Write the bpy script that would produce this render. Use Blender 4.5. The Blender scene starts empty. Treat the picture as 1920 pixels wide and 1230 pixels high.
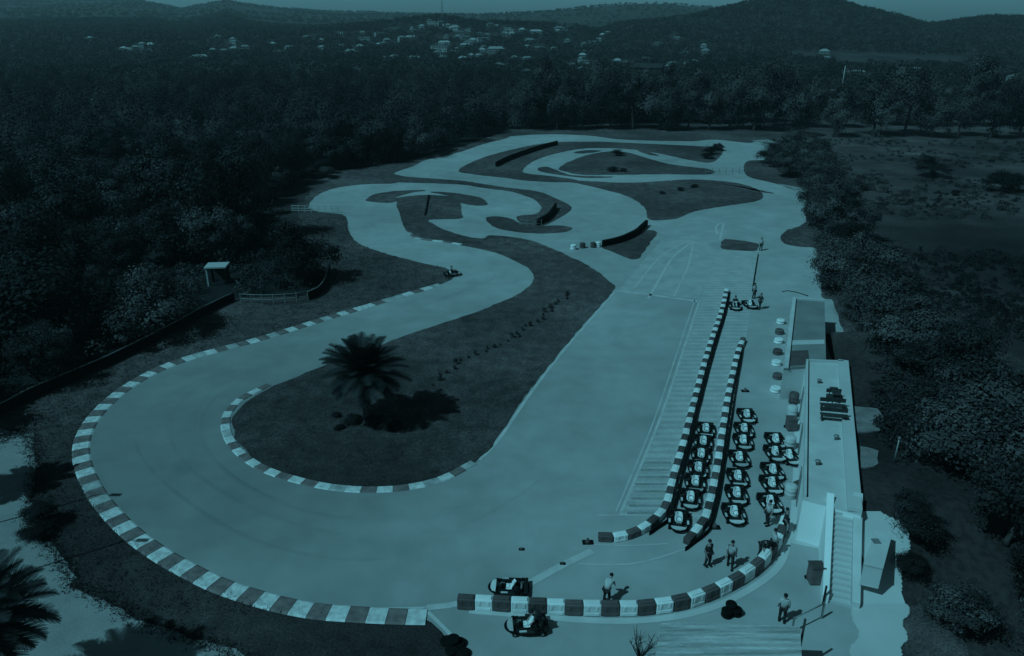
import bpy, bmesh, math, random
import numpy as np
from mathutils import Vector, Matrix, noise
from mathutils.geometry import tessellate_polygon
R = math.radians
rng = random.Random(7)
nr = np.random.RandomState(11)
scene = bpy.context.scene
COL = scene.collection

# ------------------------------------------------------------ camera
CAMZ = 24.4
PITCH = R(22.15)
FPX = 1400.0
cam_d = bpy.data.cameras.new('camera')
cam = bpy.data.objects.new('camera', cam_d)
COL.objects.link(cam)
cam.location = (0, 0, CAMZ)
cam.rotation_euler = (R(90) - PITCH, 0, 0)
cam_d.sensor_fit = 'HORIZONTAL'
cam_d.sensor_width = 36
cam_d.lens = FPX / 1920 * 36
cam_d.clip_start = 0.1
cam_d.clip_end = 12000
scene.camera = cam
scene.render.resolution_x, scene.render.resolution_y = 1024, 656

# ------------------------------------------------------------ light
SUN_EL = R(50)
SHX, SHY = math.cos(R(32)), math.sin(R(32))        # the way shadows fall on the ground
w = bpy.data.worlds.new('World'); scene.world = w; w.use_nodes = True
nt = w.node_tree; nt.nodes.clear()
wo = nt.nodes.new('ShaderNodeOutputWorld'); bg = nt.nodes.new('ShaderNodeBackground')
sky = nt.nodes.new('ShaderNodeTexSky'); sky.sky_type = 'NISHITA'; sky.sun_disc = False
sky.sun_elevation = SUN_EL
sky.sun_rotation = math.atan2(-SHX, -SHY)
sky.dust_density = 3.0; sky.ozone_density = 1.0
hs = nt.nodes.new('ShaderNodeHueSaturation'); hs.inputs['Saturation'].default_value = 0.12
tn = nt.nodes.new('ShaderNodeMix'); tn.data_type = 'RGBA'; tn.blend_type = 'MULTIPLY'
tn.inputs['Factor'].default_value = 1.0; tn.inputs[7].default_value = (0.27, 0.82, 1.0, 1)
nt.links.new(sky.outputs[0], hs.inputs['Color']); nt.links.new(hs.outputs[0], tn.inputs[6])
wt = nt.nodes.new('ShaderNodeTexCoord'); wx = nt.nodes.new('ShaderNodeSeparateXYZ'); wm = nt.nodes.new('ShaderNodeMapRange')   # upper sky dimmed to cut fill light in shadows, horizon kept bright
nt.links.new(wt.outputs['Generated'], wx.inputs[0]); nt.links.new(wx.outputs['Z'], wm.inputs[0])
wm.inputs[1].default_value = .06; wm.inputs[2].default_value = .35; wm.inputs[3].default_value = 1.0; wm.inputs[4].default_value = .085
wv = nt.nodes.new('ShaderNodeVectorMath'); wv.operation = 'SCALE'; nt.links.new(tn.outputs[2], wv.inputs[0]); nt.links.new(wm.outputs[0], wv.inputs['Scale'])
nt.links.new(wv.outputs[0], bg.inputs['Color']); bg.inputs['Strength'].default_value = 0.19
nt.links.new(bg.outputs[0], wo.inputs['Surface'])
sd = bpy.data.lights.new('sun', 'SUN'); sd.energy = 3.6; sd.angle = R(0.5); sd.color = (0.27, 0.80, 0.97)
sun = bpy.data.objects.new('sun', sd); COL.objects.link(sun)
tv = Vector((SHX * math.cos(SUN_EL), SHY * math.cos(SUN_EL), -math.sin(SUN_EL)))
sun.rotation_euler = tv.to_track_quat('-Z', 'Y').to_euler(); sun.location = (-60, -40, 120)
scene.view_settings.view_transform = 'Standard'; scene.view_settings.look = 'None'
scene.view_settings.gamma = 1; scene.view_settings.exposure = -0.75

# ------------------------------------------------------------ picture <-> ground
SP, CP = math.sin(PITCH), math.cos(PITCH)
def ray(px, py):
    x = (px - 960) / FPX; y = (615 - py) / FPX
    return Vector((x, CP + y * SP, -SP + y * CP))
def G(px, py, z=0.0):
    d = ray(px, py); t = (z - CAMZ) / d.z
    return Vector((d.x * t, d.y * t, z))
def slope(py):
    d = ray(960, py); return d.z / d.y
def px_of_u(u, py=45):                              # u = X/Y
    return 960 + u * FPX * ray(960, py).y
def proj(x, y, z):
    v = Vector((x, y, z - CAMZ)); f = v.y * CP - v.z * SP; up = v.y * SP + v.z * CP
    return (960 + FPX * v.x / f, 615 - FPX * up / f)
def catmull(pts, closed=False, n=8):
    P = [Vector(p) for p in pts]; out = []; m = len(P)
    for i in range(m if closed else m - 1):
        if closed: a, b, c, d = P[i-1], P[i], P[(i+1) % m], P[(i+2) % m]
        else: a, b, c, d = P[max(i-1, 0)], P[i], P[i+1], P[min(i+2, m-1)]
        for k in range(n):
            t = k / n
            out.append(0.5 * ((2*b) + (c-a)*t + (2*a-5*b+4*c-d)*t*t + (3*b-a-3*c+d)*t**3))
    if not closed: out.append(P[-1])
    return out
def resample(pts, step):
    L = [0]
    for a, b in zip(pts, pts[1:]): L.append(L[-1] + (b-a).length)
    n = max(1, int(round(L[-1] / step))); out = []; j = 0
    for i in range(n + 1):
        s = L[-1] * i / n
        while j < len(L) - 2 and L[j+1] < s: j += 1
        t = (s - L[j]) / max(L[j+1] - L[j], 1e-9)
        out.append(pts[j].lerp(pts[j+1], min(max(t, 0), 1)))
    return out
def gline(px, step=None, z=0, n=8):
    p = catmull([G(a, b, z) for a, b in px], False, n)
    return resample(p, step) if step else p

# ------------------------------------------------------------ terrain heights
RIDGES = [  # forward distance, near width, far width, [(px, crest y in the photo)]
    (950, 230, 260, [(380,75),(480,66),(560,58),(640,52),(700,48),(760,41),(800,35),(830,31),(870,37),(900,41),(960,42),(1010,44),(1080,50),(1130,60),(1220,75)]),
    (1050, 330, 260, [(1050,75),(1110,62),(1150,48),(1190,41),(1240,39),(1290,35),(1340,24),(1400,8),(1430,3),(1480,1),(1560,2),(1600,14),(1680,29),(1740,46),(1780,42),(1850,34),(1930,33),(2200,30)]),
    (2000, 500, 400, [(760,50),(860,28),(940,26),(1000,24),(1080,16),(1160,8),(1250,8),(1330,14),(1400,25),(1500,40)]),
    (2800, 1500, 500, [(-500,8),(-100,4),(0,3),(150,4),(270,4),(310,11),(345,19),(380,12),(430,3),(460,9),(520,16),(600,22),(700,25),(800,27),(900,27),(1000,30),(1300,38)]),
]
def H(x, y):
    x = np.asarray(x, float); y = np.asarray(y, float)
    u = x / np.maximum(y, 1.0); px = 960 + u * FPX * (CP + 570 / FPX * SP)
    h = np.zeros(np.broadcast(x, y).shape)
    for D, W1, W2, prof in RIDGES:
        xs = np.array([p[0] for p in prof], float)
        hs_ = np.array([CAMZ + D * slope(p[1]) for p in prof])
        c = np.interp(px, xs, hs_, left=0, right=hs_[-1] if prof[-1][0] > 1900 else 0)
        w_ = np.where(y < D, W1, W2)
        b = np.exp(-((y - D) / w_) ** 2)
        h = np.maximum(h, c * b)
    nz = np.sin(x*.013+1.3)*np.sin(y*.011+.4)*1.6 + np.sin(x*.037+2*np.sin(y*.01))*.8 + np.sin(y*.045+x*.021)*.6
    q_ = np.clip((y - 360) / 520, 0, 1); h = h * q_*q_*(3-2*q_)
    return np.maximum(h * 1.0 + nz * np.clip(h / 20, 0, 1) * .9 - 0.6, -0.6)
def GT(px, py):
    d = ray(px, py); Y = 200.0
    while Y < 4000:
        z = CAMZ + d.z / d.y * Y; x = d.x / d.y * Y
        if z <= max(float(H(x, Y)), 0): return Vector((x, Y, z))
        Y += 4
    return None

# ------------------------------------------------------------ materials
def mat(name, col, rough=.85, var=.18, scale=3.0, bump=0.0, bscale=40, metal=0, spec=.25, big=0.0, obj_rand=0.0, attr=None, stretch=None, fine=0.0):
    m = bpy.data.materials.new(name); m.use_nodes = True; t = m.node_tree; n = t.nodes; l = t.links
    b = n['Principled BSDF']; b.inputs['Roughness'].default_value = rough; b.inputs['Metallic'].default_value = metal
    b.inputs['Specular IOR Level'].default_value = spec
    tc = n.new('ShaderNodeTexCoord'); src = tc.outputs['Object']
    if stretch:
        mp = n.new('ShaderNodeMapping'); mp.inputs['Scale'].default_value = stretch; l.new(src, mp.inputs[0]); src = mp.outputs[0]
    def nz(s, det=6):
        q = n.new('ShaderNodeTexNoise'); q.inputs['Scale'].default_value = s; q.inputs['Detail'].default_value = det; l.new(src, q.inputs['Vector']); return q.outputs[0]
    def rmap(o, a, c):
        q = n.new('ShaderNodeMapRange'); q.inputs[1].default_value = .3; q.inputs[2].default_value = .7
        q.inputs[3].default_value = a; q.inputs[4].default_value = c; l.new(o, q.inputs[0]); return q.outputs[0]
    def mul(a, c):
        q = n.new('ShaderNodeMath'); q.operation = 'MULTIPLY'; l.new(a, q.inputs[0]); l.new(c, q.inputs[1]); return q.outputs[0]
    f = rmap(nz(scale), 1 - var, 1 + var)
    if big: f = mul(f, rmap(nz(.045, 3), 1 - big, 1 + big))
    if fine: f = mul(f, rmap(nz(bscale, 2), 1 - fine, 1 + fine))
    if obj_rand:
        oi = n.new('ShaderNodeObjectInfo'); q = n.new('ShaderNodeMapRange'); q.inputs[3].default_value = 1 - obj_rand; q.inputs[4].default_value = 1 + obj_rand
        l.new(oi.outputs['Random'], q.inputs[0]); f = mul(f, q.outputs[0])
    if attr:
        a = n.new('ShaderNodeAttribute'); a.attribute_name = attr; f = mul(f, a.outputs['Fac'])
    vm = n.new('ShaderNodeVectorMath'); vm.operation = 'SCALE'; vm.inputs[0].default_value = col; l.new(f, vm.inputs['Scale'])
    l.new(vm.outputs[0], b.inputs['Base Color'])
    if bump:
        bp = n.new('ShaderNodeBump'); bp.inputs['Strength'].default_value = bump; bp.inputs['Distance'].default_value = .05
        l.new(nz(bscale, 4), bp.inputs['Height']); l.new(bp.outputs[0], b.inputs['Normal'])
    return m
def tone(m, sc=.05, a=.35, c=1.9):
    t = m.node_tree; n = t.nodes; l = t.links; b = n['Principled BSDF']; src = b.inputs['Base Color'].links[0].from_socket
    g = n.new('ShaderNodeNewGeometry'); q = n.new('ShaderNodeTexNoise'); q.inputs['Scale'].default_value = sc; q.inputs['Detail'].default_value = 5; l.new(g.outputs['Position'], q.inputs['Vector'])
    mr = n.new('ShaderNodeMapRange'); mr.inputs[1].default_value = .35; mr.inputs[2].default_value = .68; mr.inputs[3].default_value = a; mr.inputs[4].default_value = c; l.new(q.outputs[0], mr.inputs[0])
    v = n.new('ShaderNodeVectorMath'); v.operation = 'SCALE'; l.new(src, v.inputs[0]); l.new(mr.outputs[0], v.inputs['Scale']); l.new(v.outputs[0], b.inputs['Base Color'])
def g3(v, r=1.0, g=1.0, b=1.0): return (v*r, v*g, v*b)
M = {}
M['asphalt'] = mat('asphalt', g3(.355), .9, .10, .30, .25, 60, big=.16, fine=.08)
def worn(m, c, r0, r1, f0):
    t = m.node_tree; n = t.nodes; l = t.links; b = n['Principled BSDF']; src = b.inputs['Base Color'].links[0].from_socket
    g = n.new('ShaderNodeNewGeometry'); q = n.new('ShaderNodeTexNoise'); q.inputs['Scale'].default_value = .12; l.new(g.outputs['Position'], q.inputs['Vector'])
    w1 = n.new('ShaderNodeVectorMath'); w1.operation = 'MULTIPLY_ADD'; l.new(q.outputs['Color'], w1.inputs[0]); w1.inputs[1].default_value = (14, 14, 0); l.new(g.outputs['Position'], w1.inputs[2])
    d = n.new('ShaderNodeVectorMath'); d.operation = 'DISTANCE'; l.new(w1.outputs[0], d.inputs[0]); d.inputs[1].default_value = (c[0]+7, c[1]+7, 0)
    mr = n.new('ShaderNodeMapRange'); mr.interpolation_type = 'SMOOTHSTEP'; mr.inputs[1].default_value = r0; mr.inputs[2].default_value = r1; mr.inputs[3].default_value = f0; mr.inputs[4].default_value = 1; l.new(d.outputs['Value'], mr.inputs[0])
    v = n.new('ShaderNodeVectorMath'); v.operation = 'SCALE'; l.new(src, v.inputs[0]); l.new(mr.outputs[0], v.inputs['Scale']); l.new(v.outputs[0], b.inputs['Base Color'])
worn(M['asphalt'], G(330, 800), 5, 34, .64)
M['paver'] = mat('paver', g3(.42), .9, .12, .8, .3, 12, big=.08, fine=.16)
def ribs(m, sc, f0):
    t = m.node_tree; n = t.nodes; l = t.links; b = n['Principled BSDF']; src = b.inputs['Base Color'].links[0].from_socket
    tc = n.new('ShaderNodeTexCoord'); q = n.new('ShaderNodeTexWave'); q.bands_direction = 'Y'; q.inputs['Scale'].default_value = sc; q.inputs['Distortion'].default_value = 1.2; q.inputs['Detail Scale'].default_value = .3; l.new(tc.outputs['Object'], q.inputs['Vector'])
    mr = n.new('ShaderNodeMapRange'); mr.inputs[3].default_value = f0; mr.inputs[4].default_value = 1.06; l.new(q.outputs['Fac'], mr.inputs[0])
    v = n.new('ShaderNodeVectorMath'); v.operation = 'SCALE'; l.new(src, v.inputs[0]); l.new(mr.outputs[0], v.inputs['Scale']); l.new(v.outputs[0], b.inputs['Base Color'])
ribs(M['paver'], .42, .86)
M['apron'] = mat('apron', g3(.40), .9, .14, .6, .3, 12, big=.08, fine=.12)
M['concrete'] = mat('concrete', g3(.50), .9, .07, .5, .15, 30, big=.06)
M['white_roof'] = mat('white_roof', g3(.52), .8, .13, .6, .05, 20)
M['worn_slab'] = mat('worn_slab', g3(.17, 1.1), .9, .3, 1.2, .2, 12, fine=.25)
M['bright_wall'] = mat('bright_wall', g3(.76), .8, .04, .6, .05, 20)
M['grey_roof'] = mat('grey_roof', g3(.22), .8, .18, .5, .05, 20)
M['grass'] = mat('grass', g3(.066, 1.25), .95, .38, .9, .6, 9, big=.3, fine=.5)
M['grass_blade'] = mat('grass_blade', g3(.050, 1.3), .9, .3, .5, attr='shade', big=.2)
M['field'] = mat('field', g3(.048, 1.3), .95, .35, .25, .7, 3, big=.5, fine=.35)
M['hills'] = mat('hillside', g3(.036, 1.2), .95, .35, .03, .6, .5, big=.25, fine=.4)
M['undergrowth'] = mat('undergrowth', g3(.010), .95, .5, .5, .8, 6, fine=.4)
M['dirt'] = mat('dirt', g3(.25, 1.05), .95, .12, .9, .4, 14, big=.12, fine=.12)
M['kerb_white'] = mat('kerb_white', g3(.56), .7, .26, 3.5, .2, 30, fine=.1)
M['kerb_dark'] = mat('kerb_dark', g3(.13, 1.3), .8, .3, 2.2, .2, 30, fine=.15)
M['hatch'] = mat('dark_hatch', g3(.27), .8, .2, 1.5, fine=.2)
M['line'] = mat('line_paint', g3(.48), .7, .15, 1.0, fine=.12)
M['plastic_white'] = mat('plastic_white', g3(.74), .6, .10, 3, obj_rand=.08)
M['plastic_dark'] = mat('plastic_dark', g3(.075, 1.3), .6, .25, 3, obj_rand=.3)
M['rubber'] = mat('rubber', g3(.006), .9, .2, 4, spec=.1)
M['black'] = mat('black_paint', g3(.010), .5, .2, 6)
M['steel'] = mat('steel', g3(.22), .5, .15, 6, metal=.2)
M['pale_metal'] = mat('pale_metal', g3(.45), .5, .1, 4)
M['seat'] = mat('seat_shell', g3(.66), .45, .05, 5, obj_rand=.06)
M['fairing'] = mat('fairing', g3(.50), .4, .1, 5, obj_rand=.3)
M['pod'] = mat('side_pod', g3(.02), .4, .1, 5, obj_rand=.3)
M['leaf'] = mat('leaf', g3(.011, 1.15), .8, .2, .6, attr='shade', obj_rand=.7)
M['leaf_pale'] = mat('leaf_pale', g3(.040, 1.15), .8, .2, .6, attr='shade', obj_rand=.25)
M['leaf_far'] = mat('leaf_far', g3(.0155, 1.15), .85, .2, .03, attr='shade', big=.25)
M['palm_leaf'] = mat('palm_leaf', g3(.022), .6, .2, 2, attr='shade')
M['bark'] = mat('bark', g3(.045, 1.3), .95, .3, 6, .5, 25)
M['house_wall'] = mat('house_wall', g3(.24), .9, .1, .2, obj_rand=.25)
M['house_roof'] = mat('house_roof', g3(.14), .9, .15, .3, obj_rand=.5)
M['house_pale_roof'] = mat('house_pale_roof', g3(.30), .9, .1, .2, obj_rand=.2)
M['dark_wall'] = mat('dark_wall', g3(.03), .9, .1, .3)
M['glass'] = mat('glass', g3(.02), .15, .05, 1, spec=.5)
M['skin'] = mat('skin', g3(.22, 1.3), .6, .05, 8)
M['shirt_white'] = mat('shirt_white', g3(.42), .8, .08, 8)
M['shirt_dark'] = mat('shirt_dark', g3(.03), .8, .15, 8)
M['trousers'] = mat('trousers', g3(.02), .9, .2, 8)
M['hair'] = mat('hair', g3(.010), .7, .2, 20)
M['wood'] = mat('old_wood', g3(.035), .9, .3, 5, .3, 20)

def inside(pt, poly):
    x, y = pt; c = False; n = len(poly); j = n-1
    for i in range(n):
        a, b = poly[i], poly[j]
        if (a.y > y) != (b.y > y) and x < (b.x-a.x)*(y-a.y)/(b.y-a.y)+a.x: c = not c
        j = i
    return c
for k_ in ('leaf', 'leaf_far'): tone(M[k_])
tone(M['grass'], .09, .8, 1.3); worn(M['grass'], G(430, 1150), 9, 36, .44); worn(M['grass_blade'], G(430, 1130), 9, 34, .42); worn(M['field'], G(1800, 640), 12, 95, .55); tone(M['asphalt'], .7, .95, 1.06); tone(M['field'], .04, .6, 1.7); tone(M['hills'], .012, .5, 1.2)
# ------------------------------------------------------------ object helpers
def tag(o, label=None, cat=None, group=None, kind=None):
    if label: o['label'] = label
    if cat: o['category'] = cat
    if group: o['group'] = group
    if kind: o['kind'] = kind
    return o
def empty(name, loc, rz=0):
    o = bpy.data.objects.new(name, None); COL.objects.link(o); o.location = loc; o.rotation_euler = (0, 0, rz)
    o.empty_display_size = .3
    return o
def link(name, me, m=None, parent=None, loc=None, rot=None):
    o = bpy.data.objects.new(name, me); COL.objects.link(o)
    if m:
        for k in (m if isinstance(m, (list, tuple)) else [m]): me.materials.append(M[k])
    if parent: o.parent = parent
    if loc is not None: o.location = loc
    if rot is not None: o.rotation_euler = rot
    return o
def pymesh(name, v, f, smooth=False):
    me = bpy.data.meshes.new(name); me.from_pydata([tuple(a) for a in v], [], f); me.update()
    if smooth: me.polygons.foreach_set('use_smooth', [True] * len(me.polygons))
    return me
class MB:
    def __init__(s): s.b = bmesh.new(); s.mi = 0
    def _fin(s, n0):
        s.b.faces.ensure_lookup_table()
        for f in s.b.faces[n0:]: f.material_index = s.mi
    def box(s, c, size, rz=0, bev=0, rot=None, taper=1.0):
        n0 = len(s.b.faces); r = bmesh.ops.create_cube(s.b, size=1.0); vs = r['verts']
        for v in vs:
            k = taper if v.co.z > 0 else 1.0
            v.co = Vector((v.co.x * size[0] * k, v.co.y * size[1] * k, v.co.z * size[2]))
        if bev:
            es = list({e for v in vs for e in v.link_edges})
            rr = bmesh.ops.bevel(s.b, geom=es, offset=bev, segments=2, affect='EDGES', profile=.5)
            s.b.verts.ensure_lookup_table()
            vs = list({v for f in rr['faces'] for v in f.verts} | {v for v in vs if v.is_valid})
            # bevelled cube: collect all connected
            seen = set(vs); st = list(vs)
            while st:
                a = st.pop()
                for e in a.link_edges:
                    o = e.other_vert(a)
                    if o not in seen: seen.add(o); st.append(o)
            vs = list(seen)
        mt = Matrix.Translation(Vector(c)) @ (rot.to_4x4() if rot is not None else Matrix.Rotation(rz, 4, 'Z'))
        bmesh.ops.transform(s.b, matrix=mt, verts=vs); s._fin(n0); return s
    def tube(s, pts, rad, seg=8, closed=False, cap=True):
        n0 = len(s.b.faces); P = [Vector(p) for p in pts]; n = len(P); rings = []
        rr = rad if isinstance(rad, (list, tuple)) else [rad] * n
        for i in range(n):
            if closed: t = P[(i+1) % n] - P[i-1]
            else: t = P[min(i+1, n-1)] - P[max(i-1, 0)]
            t.normalize(); up = Vector((0, 0, 1)) if abs(t.z) < .9 else Vector((1, 0, 0))
            a = t.cross(up).normalized(); b_ = a.cross(t).normalized()
            rings.append([s.b.verts.new(P[i] + (a * math.cos(k*2*math.pi/seg) + b_ * math.sin(k*2*math.pi/seg)) * rr[i]) for k in range(seg)])
        for i in range(n if closed else n - 1):
            A, B_ = rings[i], rings[(i+1) % n]
            for k in range(seg):
                f = s.b.faces.new((A[k], A[(k+1) % seg], B_[(k+1) % seg], B_[k])); f.smooth = True
        if cap and not closed:
            s.b.faces.new(rings[0][::-1]); s.b.faces.new(rings[-1])
        s._fin(n0); return s
    def lathe(s, prof, c=(0,0,0), seg=16, sq=1.0):
        n0 = len(s.b.faces); rings = []
        for r, z in prof:
            rings.append([s.b.verts.new((c[0] + r*math.cos(k*2*math.pi/seg), c[1] + r*sq*math.sin(k*2*math.pi/seg), c[2] + z)) for k in range(seg)])
        for A, B_ in zip(rings, rings[1:]):
            for k in range(seg):
                f = s.b.faces.new((A[k], A[(k+1) % seg], B_[(k+1) % seg], B_[k])); f.smooth = True
        s.b.faces.new(rings[0][::-1]); s.b.faces.new(rings[-1]); s._fin(n0); return s
    def poly(s, pts, th):
        n0 = len(s.b.faces); a = [s.b.verts.new(p) for p in pts]; b_ = [s.b.verts.new(Vector(p) + Vector(th)) for p in pts]
        s.b.faces.new(a); s.b.faces.new(b_[::-1])
        for i in range(len(a)):
            j = (i+1) % len(a); s.b.faces.new((a[i], b_[i], b_[j], a[j]))
        s._fin(n0); return s
    def build(s, name, m, parent=None, loc=None, rot=None):
        bmesh.ops.recalc_face_normals(s.b, faces=s.b.faces[:])
        me = bpy.data.meshes.new(name); s.b.to_mesh(me); s.b.free()
        return link(name, me, m, parent, loc, rot)
def copy_tree(o, parent=None):
    c = o.copy(); COL.objects.link(c)
    if parent is not None: c.parent = parent
    for ch in [q for q in ALLCH.get(o.name, [])]: copy_tree(ch, c)
    return c
ALLCH = {}
def register(root):
    ALLCH.clear()
    for o in bpy.data.objects:
        if o.parent: ALLCH.setdefault(o.parent.name, []).append(o)
def dup(root, loc, rz):
    def rec(o, par):
        c = o.copy(); COL.objects.link(c)
        if par: c.parent = par
        for ch in KIDS.get(o, ()): rec(ch, c)
        return c
    c = rec(root, None); c.location = loc; c.rotation_euler = (0, 0, rz); return c
KIDS = {}
def learn():
    KIDS.clear()
    for o in bpy.data.objects:
        if o.parent: KIDS.setdefault(o.parent, []).append(o)

# ------------------------------------------------------------ ground sheets
def sheet(name, pts, z, m, skirt=True, tagkind='structure', jitter=0, crown=0):
    P = [Vector((p.x, p.y, z)) for p in pts]
    if jitter:
        P = resample(P + [P[0]], .7)[:-1]
        P = [p + Vector((noise.noise(p * .45 + Vector((2, 7, 3))), noise.noise(p * .45), 0)) * jitter for p in P]
        P = [p + Vector((noise.noise(p * 1.7) , noise.noise(p * 1.7 + Vector((9, 3, 1))), 0)) * jitter for p in P]
    tris = tessellate_polygon([P])
    v = list(P); f = [tuple(t) for t in tris]
    # make every face look up
    ff = []
    for t in f:
        nrm = (v[t[1]] - v[t[0]]).cross(v[t[2]] - v[t[0]])
        ff.append(t if nrm.z > 0 else t[::-1])
    if skirt:
        n = len(P); v += [Vector((p.x, p.y, -.05)) for p in P]
        ff += [(i, (i+1) % n, n + (i+1) % n, n + i) for i in range(n)]
    o = link(name, pymesh(name, v, ff), m); tag(o, kind=tagkind); return o
def closed(px, n=6): return catmull([G(a, b) for a, b in px], True, n)
def sharp(px): return [G(a, b) for a, b in px]
gm = pymesh('ground', [(-4300, -260, 0), (4300, -260, 0), (4300, 4300, 0), (-4300, 4300, 0)], [(0, 1, 2, 3)])
tag(link('ground', gm, 'field'), kind='structure')
# hills as one relief beyond the plain
US = np.linspace(-1.15, 1.15, 260); YS = np.geomspace(330, 4200, 150)
UU, YY = np.meshgrid(US, YS); XX = UU * YY; ZZ = H(XX, YY)
hv = np.stack([XX, YY, ZZ], -1).reshape(-1, 3); nu = len(US)
hf = [(r*nu+c, r*nu+c+1, (r+1)*nu+c+1, (r+1)*nu+c) for r in range(len(YS)-1) for c in range(nu-1)]
tag(link('hills', pymesh('hills', hv, hf, True), 'hills'), kind='structure')

OUT = [(578,390),(590,370),(625,354),(680,346),(745,343),(738,326),(775,312),(800,300),(860,286),(905,271),(945,261),(965,255),(1040,252),(1110,255),(1170,262),(1290,265),(1340,262),(1400,268),(1420,266),(1445,272),(1448,281),(1440,298),(1402,302),(1395,315),(1402,331),(1440,341),(1482,353),(1510,367),(1518,380),(1506,395),(1512,411),(1500,424),(1475,432),(1464,445),(1470,457),(1500,463),(1532,468),(1538,510),(1540,560)]
OUT2 = [(1562,562),(1600,690),(1625,960),(1640,1130),(1660,1300),(900,1300),(872,1240),(850,1212),(805,1166)]
KO = [(800,1157),(740,1156),(660,1152),(595,1147),(530,1135),(465,1117),(405,1096),(355,1071),(305,1043),(258,1010),(215,970),(182,928),(160,885),(152,850),(157,818),(175,785),(205,753),(245,722),(300,692),(360,670),(420,654),(480,638),(540,620),(600,601),(680,577),(760,553),(825,534)]
OUT3 = [(848,524),(852,514),(836,503),(800,495),(750,483),(700,468),(668,453),(654,433),(651,412),(640,402),(600,398)]
pA = catmull([G(a, b) for a, b in OUT], False, 5); pB = sharp(OUT2)
pK = catmull([G(a, b) for a, b in KO], False, 6); pC = catmull([G(a, b) for a, b in OUT3], False, 5)
sheet('track_asphalt', pA + pB + pK + pC, .02, 'asphalt', jitter=.12)
I1 = [(892,868),(830,896),(760,911),(690,914),(620,909),(560,896),(510,879),(470,856),(446,829),(437,800),(442,776),(462,755),(500,731),(560,706),(600,690),(640,675),(700,655),(740,637),(830,607),(910,580),(960,558),(990,540),(1001,522),(990,504),(960,487),(920,472),(870,461),(830,452),(778,444),(760,430),(750,403),(743,380),(746,371),(800,366),(850,370),(864,382),(865,400),(864,410),(805,412),(812,420),(830,430),(870,443),(905,448),(920,442),(990,450),(1060,478),(1110,503),(1146,531),(1150,545),(1100,602),(1040,672),(985,745),(930,825)]
ISL = [I1,
 [(686,375),(705,364),(750,358),(800,357),(770,362),(744,370),(738,380),(700,379)],
 [(806,360),(850,362),(895,370),(915,381),(905,386),(868,382),(845,369)],
 [(912,408),(950,408),(975,419),(1000,425),(1045,423),(1075,428),(1055,436),(1010,438),(960,434),(925,425)],
 [(722,323),(765,332),(860,339),(935,350),(1010,360),(1045,374),(1068,385),(1070,393),(1058,403),(1035,416),(1015,424),(985,422),(970,412),(973,405),(1003,402),(1014,394),(1013,385),(1000,374),(960,360),(900,352),(860,346),(745,342),(715,340)],
 [(860,319),(900,298),(960,281),(1030,268),(1110,266),(1170,268),(1300,274),(1340,277),(1356,280),(1346,298),(1330,305),(1302,302),(1240,289),(1180,280),(1110,278),(1060,284),(1010,298),(984,314),(985,325),(1035,331),(1080,338),(1070,342),(1000,340),(940,333),(880,326)],
 [(1040,337),(1100,340),(1180,343),(1240,340),(1290,337),(1340,339),(1385,344),(1420,356),(1431,368),(1415,378),(1350,388),(1300,397),(1268,410),(1218,412),(1210,391),(1180,370),(1130,355),(1080,344)],
 [(1048,316),(1075,300),(1110,289),(1150,284),(1180,287),(1220,299),(1260,309),(1330,318),(1330,327),(1240,327),(1150,328),(1090,328),(1060,322)],
 [(1008,316),(1025,313),(1045,320),(1075,329),(1150,332),(1100,334),(1040,327),(1012,321)],
 [(1075,286),(1100,282),(1128,283),(1095,288)],
 [(1195,282),(1212,284),(1236,292),(1215,290)],
 [(1128,461),(1180,447),(1210,433),(1232,436),(1215,460),(1192,487),(1150,473)],
 [(1330,342),(1400,352),(1452,363),(1425,360),(1380,350)]]
isl_poly = []
for k, q in enumerate(ISL):
    pts = closed(q, 6); isl_poly.append(pts)
    sheet('grass_island', pts, .055 + .004 * (k % 3), 'grass', jitter=.16)
sheet('grass_island', sharp([(1353,451),(1360,448),(1395,452),(1424,457),(1418,472),(1385,470),(1353,467)]), .05, 'grass', jitter=.2)
# verge grass round the circuit (outside), one sheet under the asphalt
VG = [(-60,812),(60,770),(200,690),(330,622),(450,572),(570,570),(620,540),(640,470),(600,440),(560,410),(575,370),(600,338),(640,318),(720,312),(780,300),(880,268),(950,240),(1100,240),(1280,246),(1440,252),(1480,290),(1475,330),(1560,360),(1560,480),(1600,600),(1680,780),(1760,960),(1800,1300),(1500,1330),(800,1330),(480,1300),(250,1170),(160,1110),(70,1000),(60,900),(55,840),(-80,830)]
sheet('grass_verge', closed(VG, 4), .008, 'grass', jitter=.4)
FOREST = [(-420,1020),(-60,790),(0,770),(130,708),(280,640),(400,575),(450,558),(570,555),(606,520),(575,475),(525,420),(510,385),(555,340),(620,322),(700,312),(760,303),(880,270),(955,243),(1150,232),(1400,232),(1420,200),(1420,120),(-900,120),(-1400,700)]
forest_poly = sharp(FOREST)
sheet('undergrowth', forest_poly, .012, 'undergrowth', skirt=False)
sheet('dirt_path', closed([(-200,790),(20,808),(60,820),(66,870),(63,950),(78,1005),(115,1045),(140,1100),(200,1122),(260,1160),(340,1190),(420,1215),(480,1270),(300,1400),(-300,1400)], 6), .016, 'dirt', jitter=.35)
sheet('pit_lane', sharp([(1347,470),(1426,470),(1418,520),(1398,640),(1362,770),(1340,900),(1318,985),(1290,1020),(1240,968),(1160,967),(1235,790),(1280,660),(1312,560)]), .024, 'paver')
sheet('pit_apron', sharp([(1160,545),(1310,560),(1347,470),(1300,440),(1240,450)]), .023, 'apron')
sheet('concrete_pavement', sharp([(1478,690),(1540,690),(1560,960),(1560,1030),(1530,1028),(1479,1018),(1486,900),(1490,780)]), .026, 'concrete')
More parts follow.
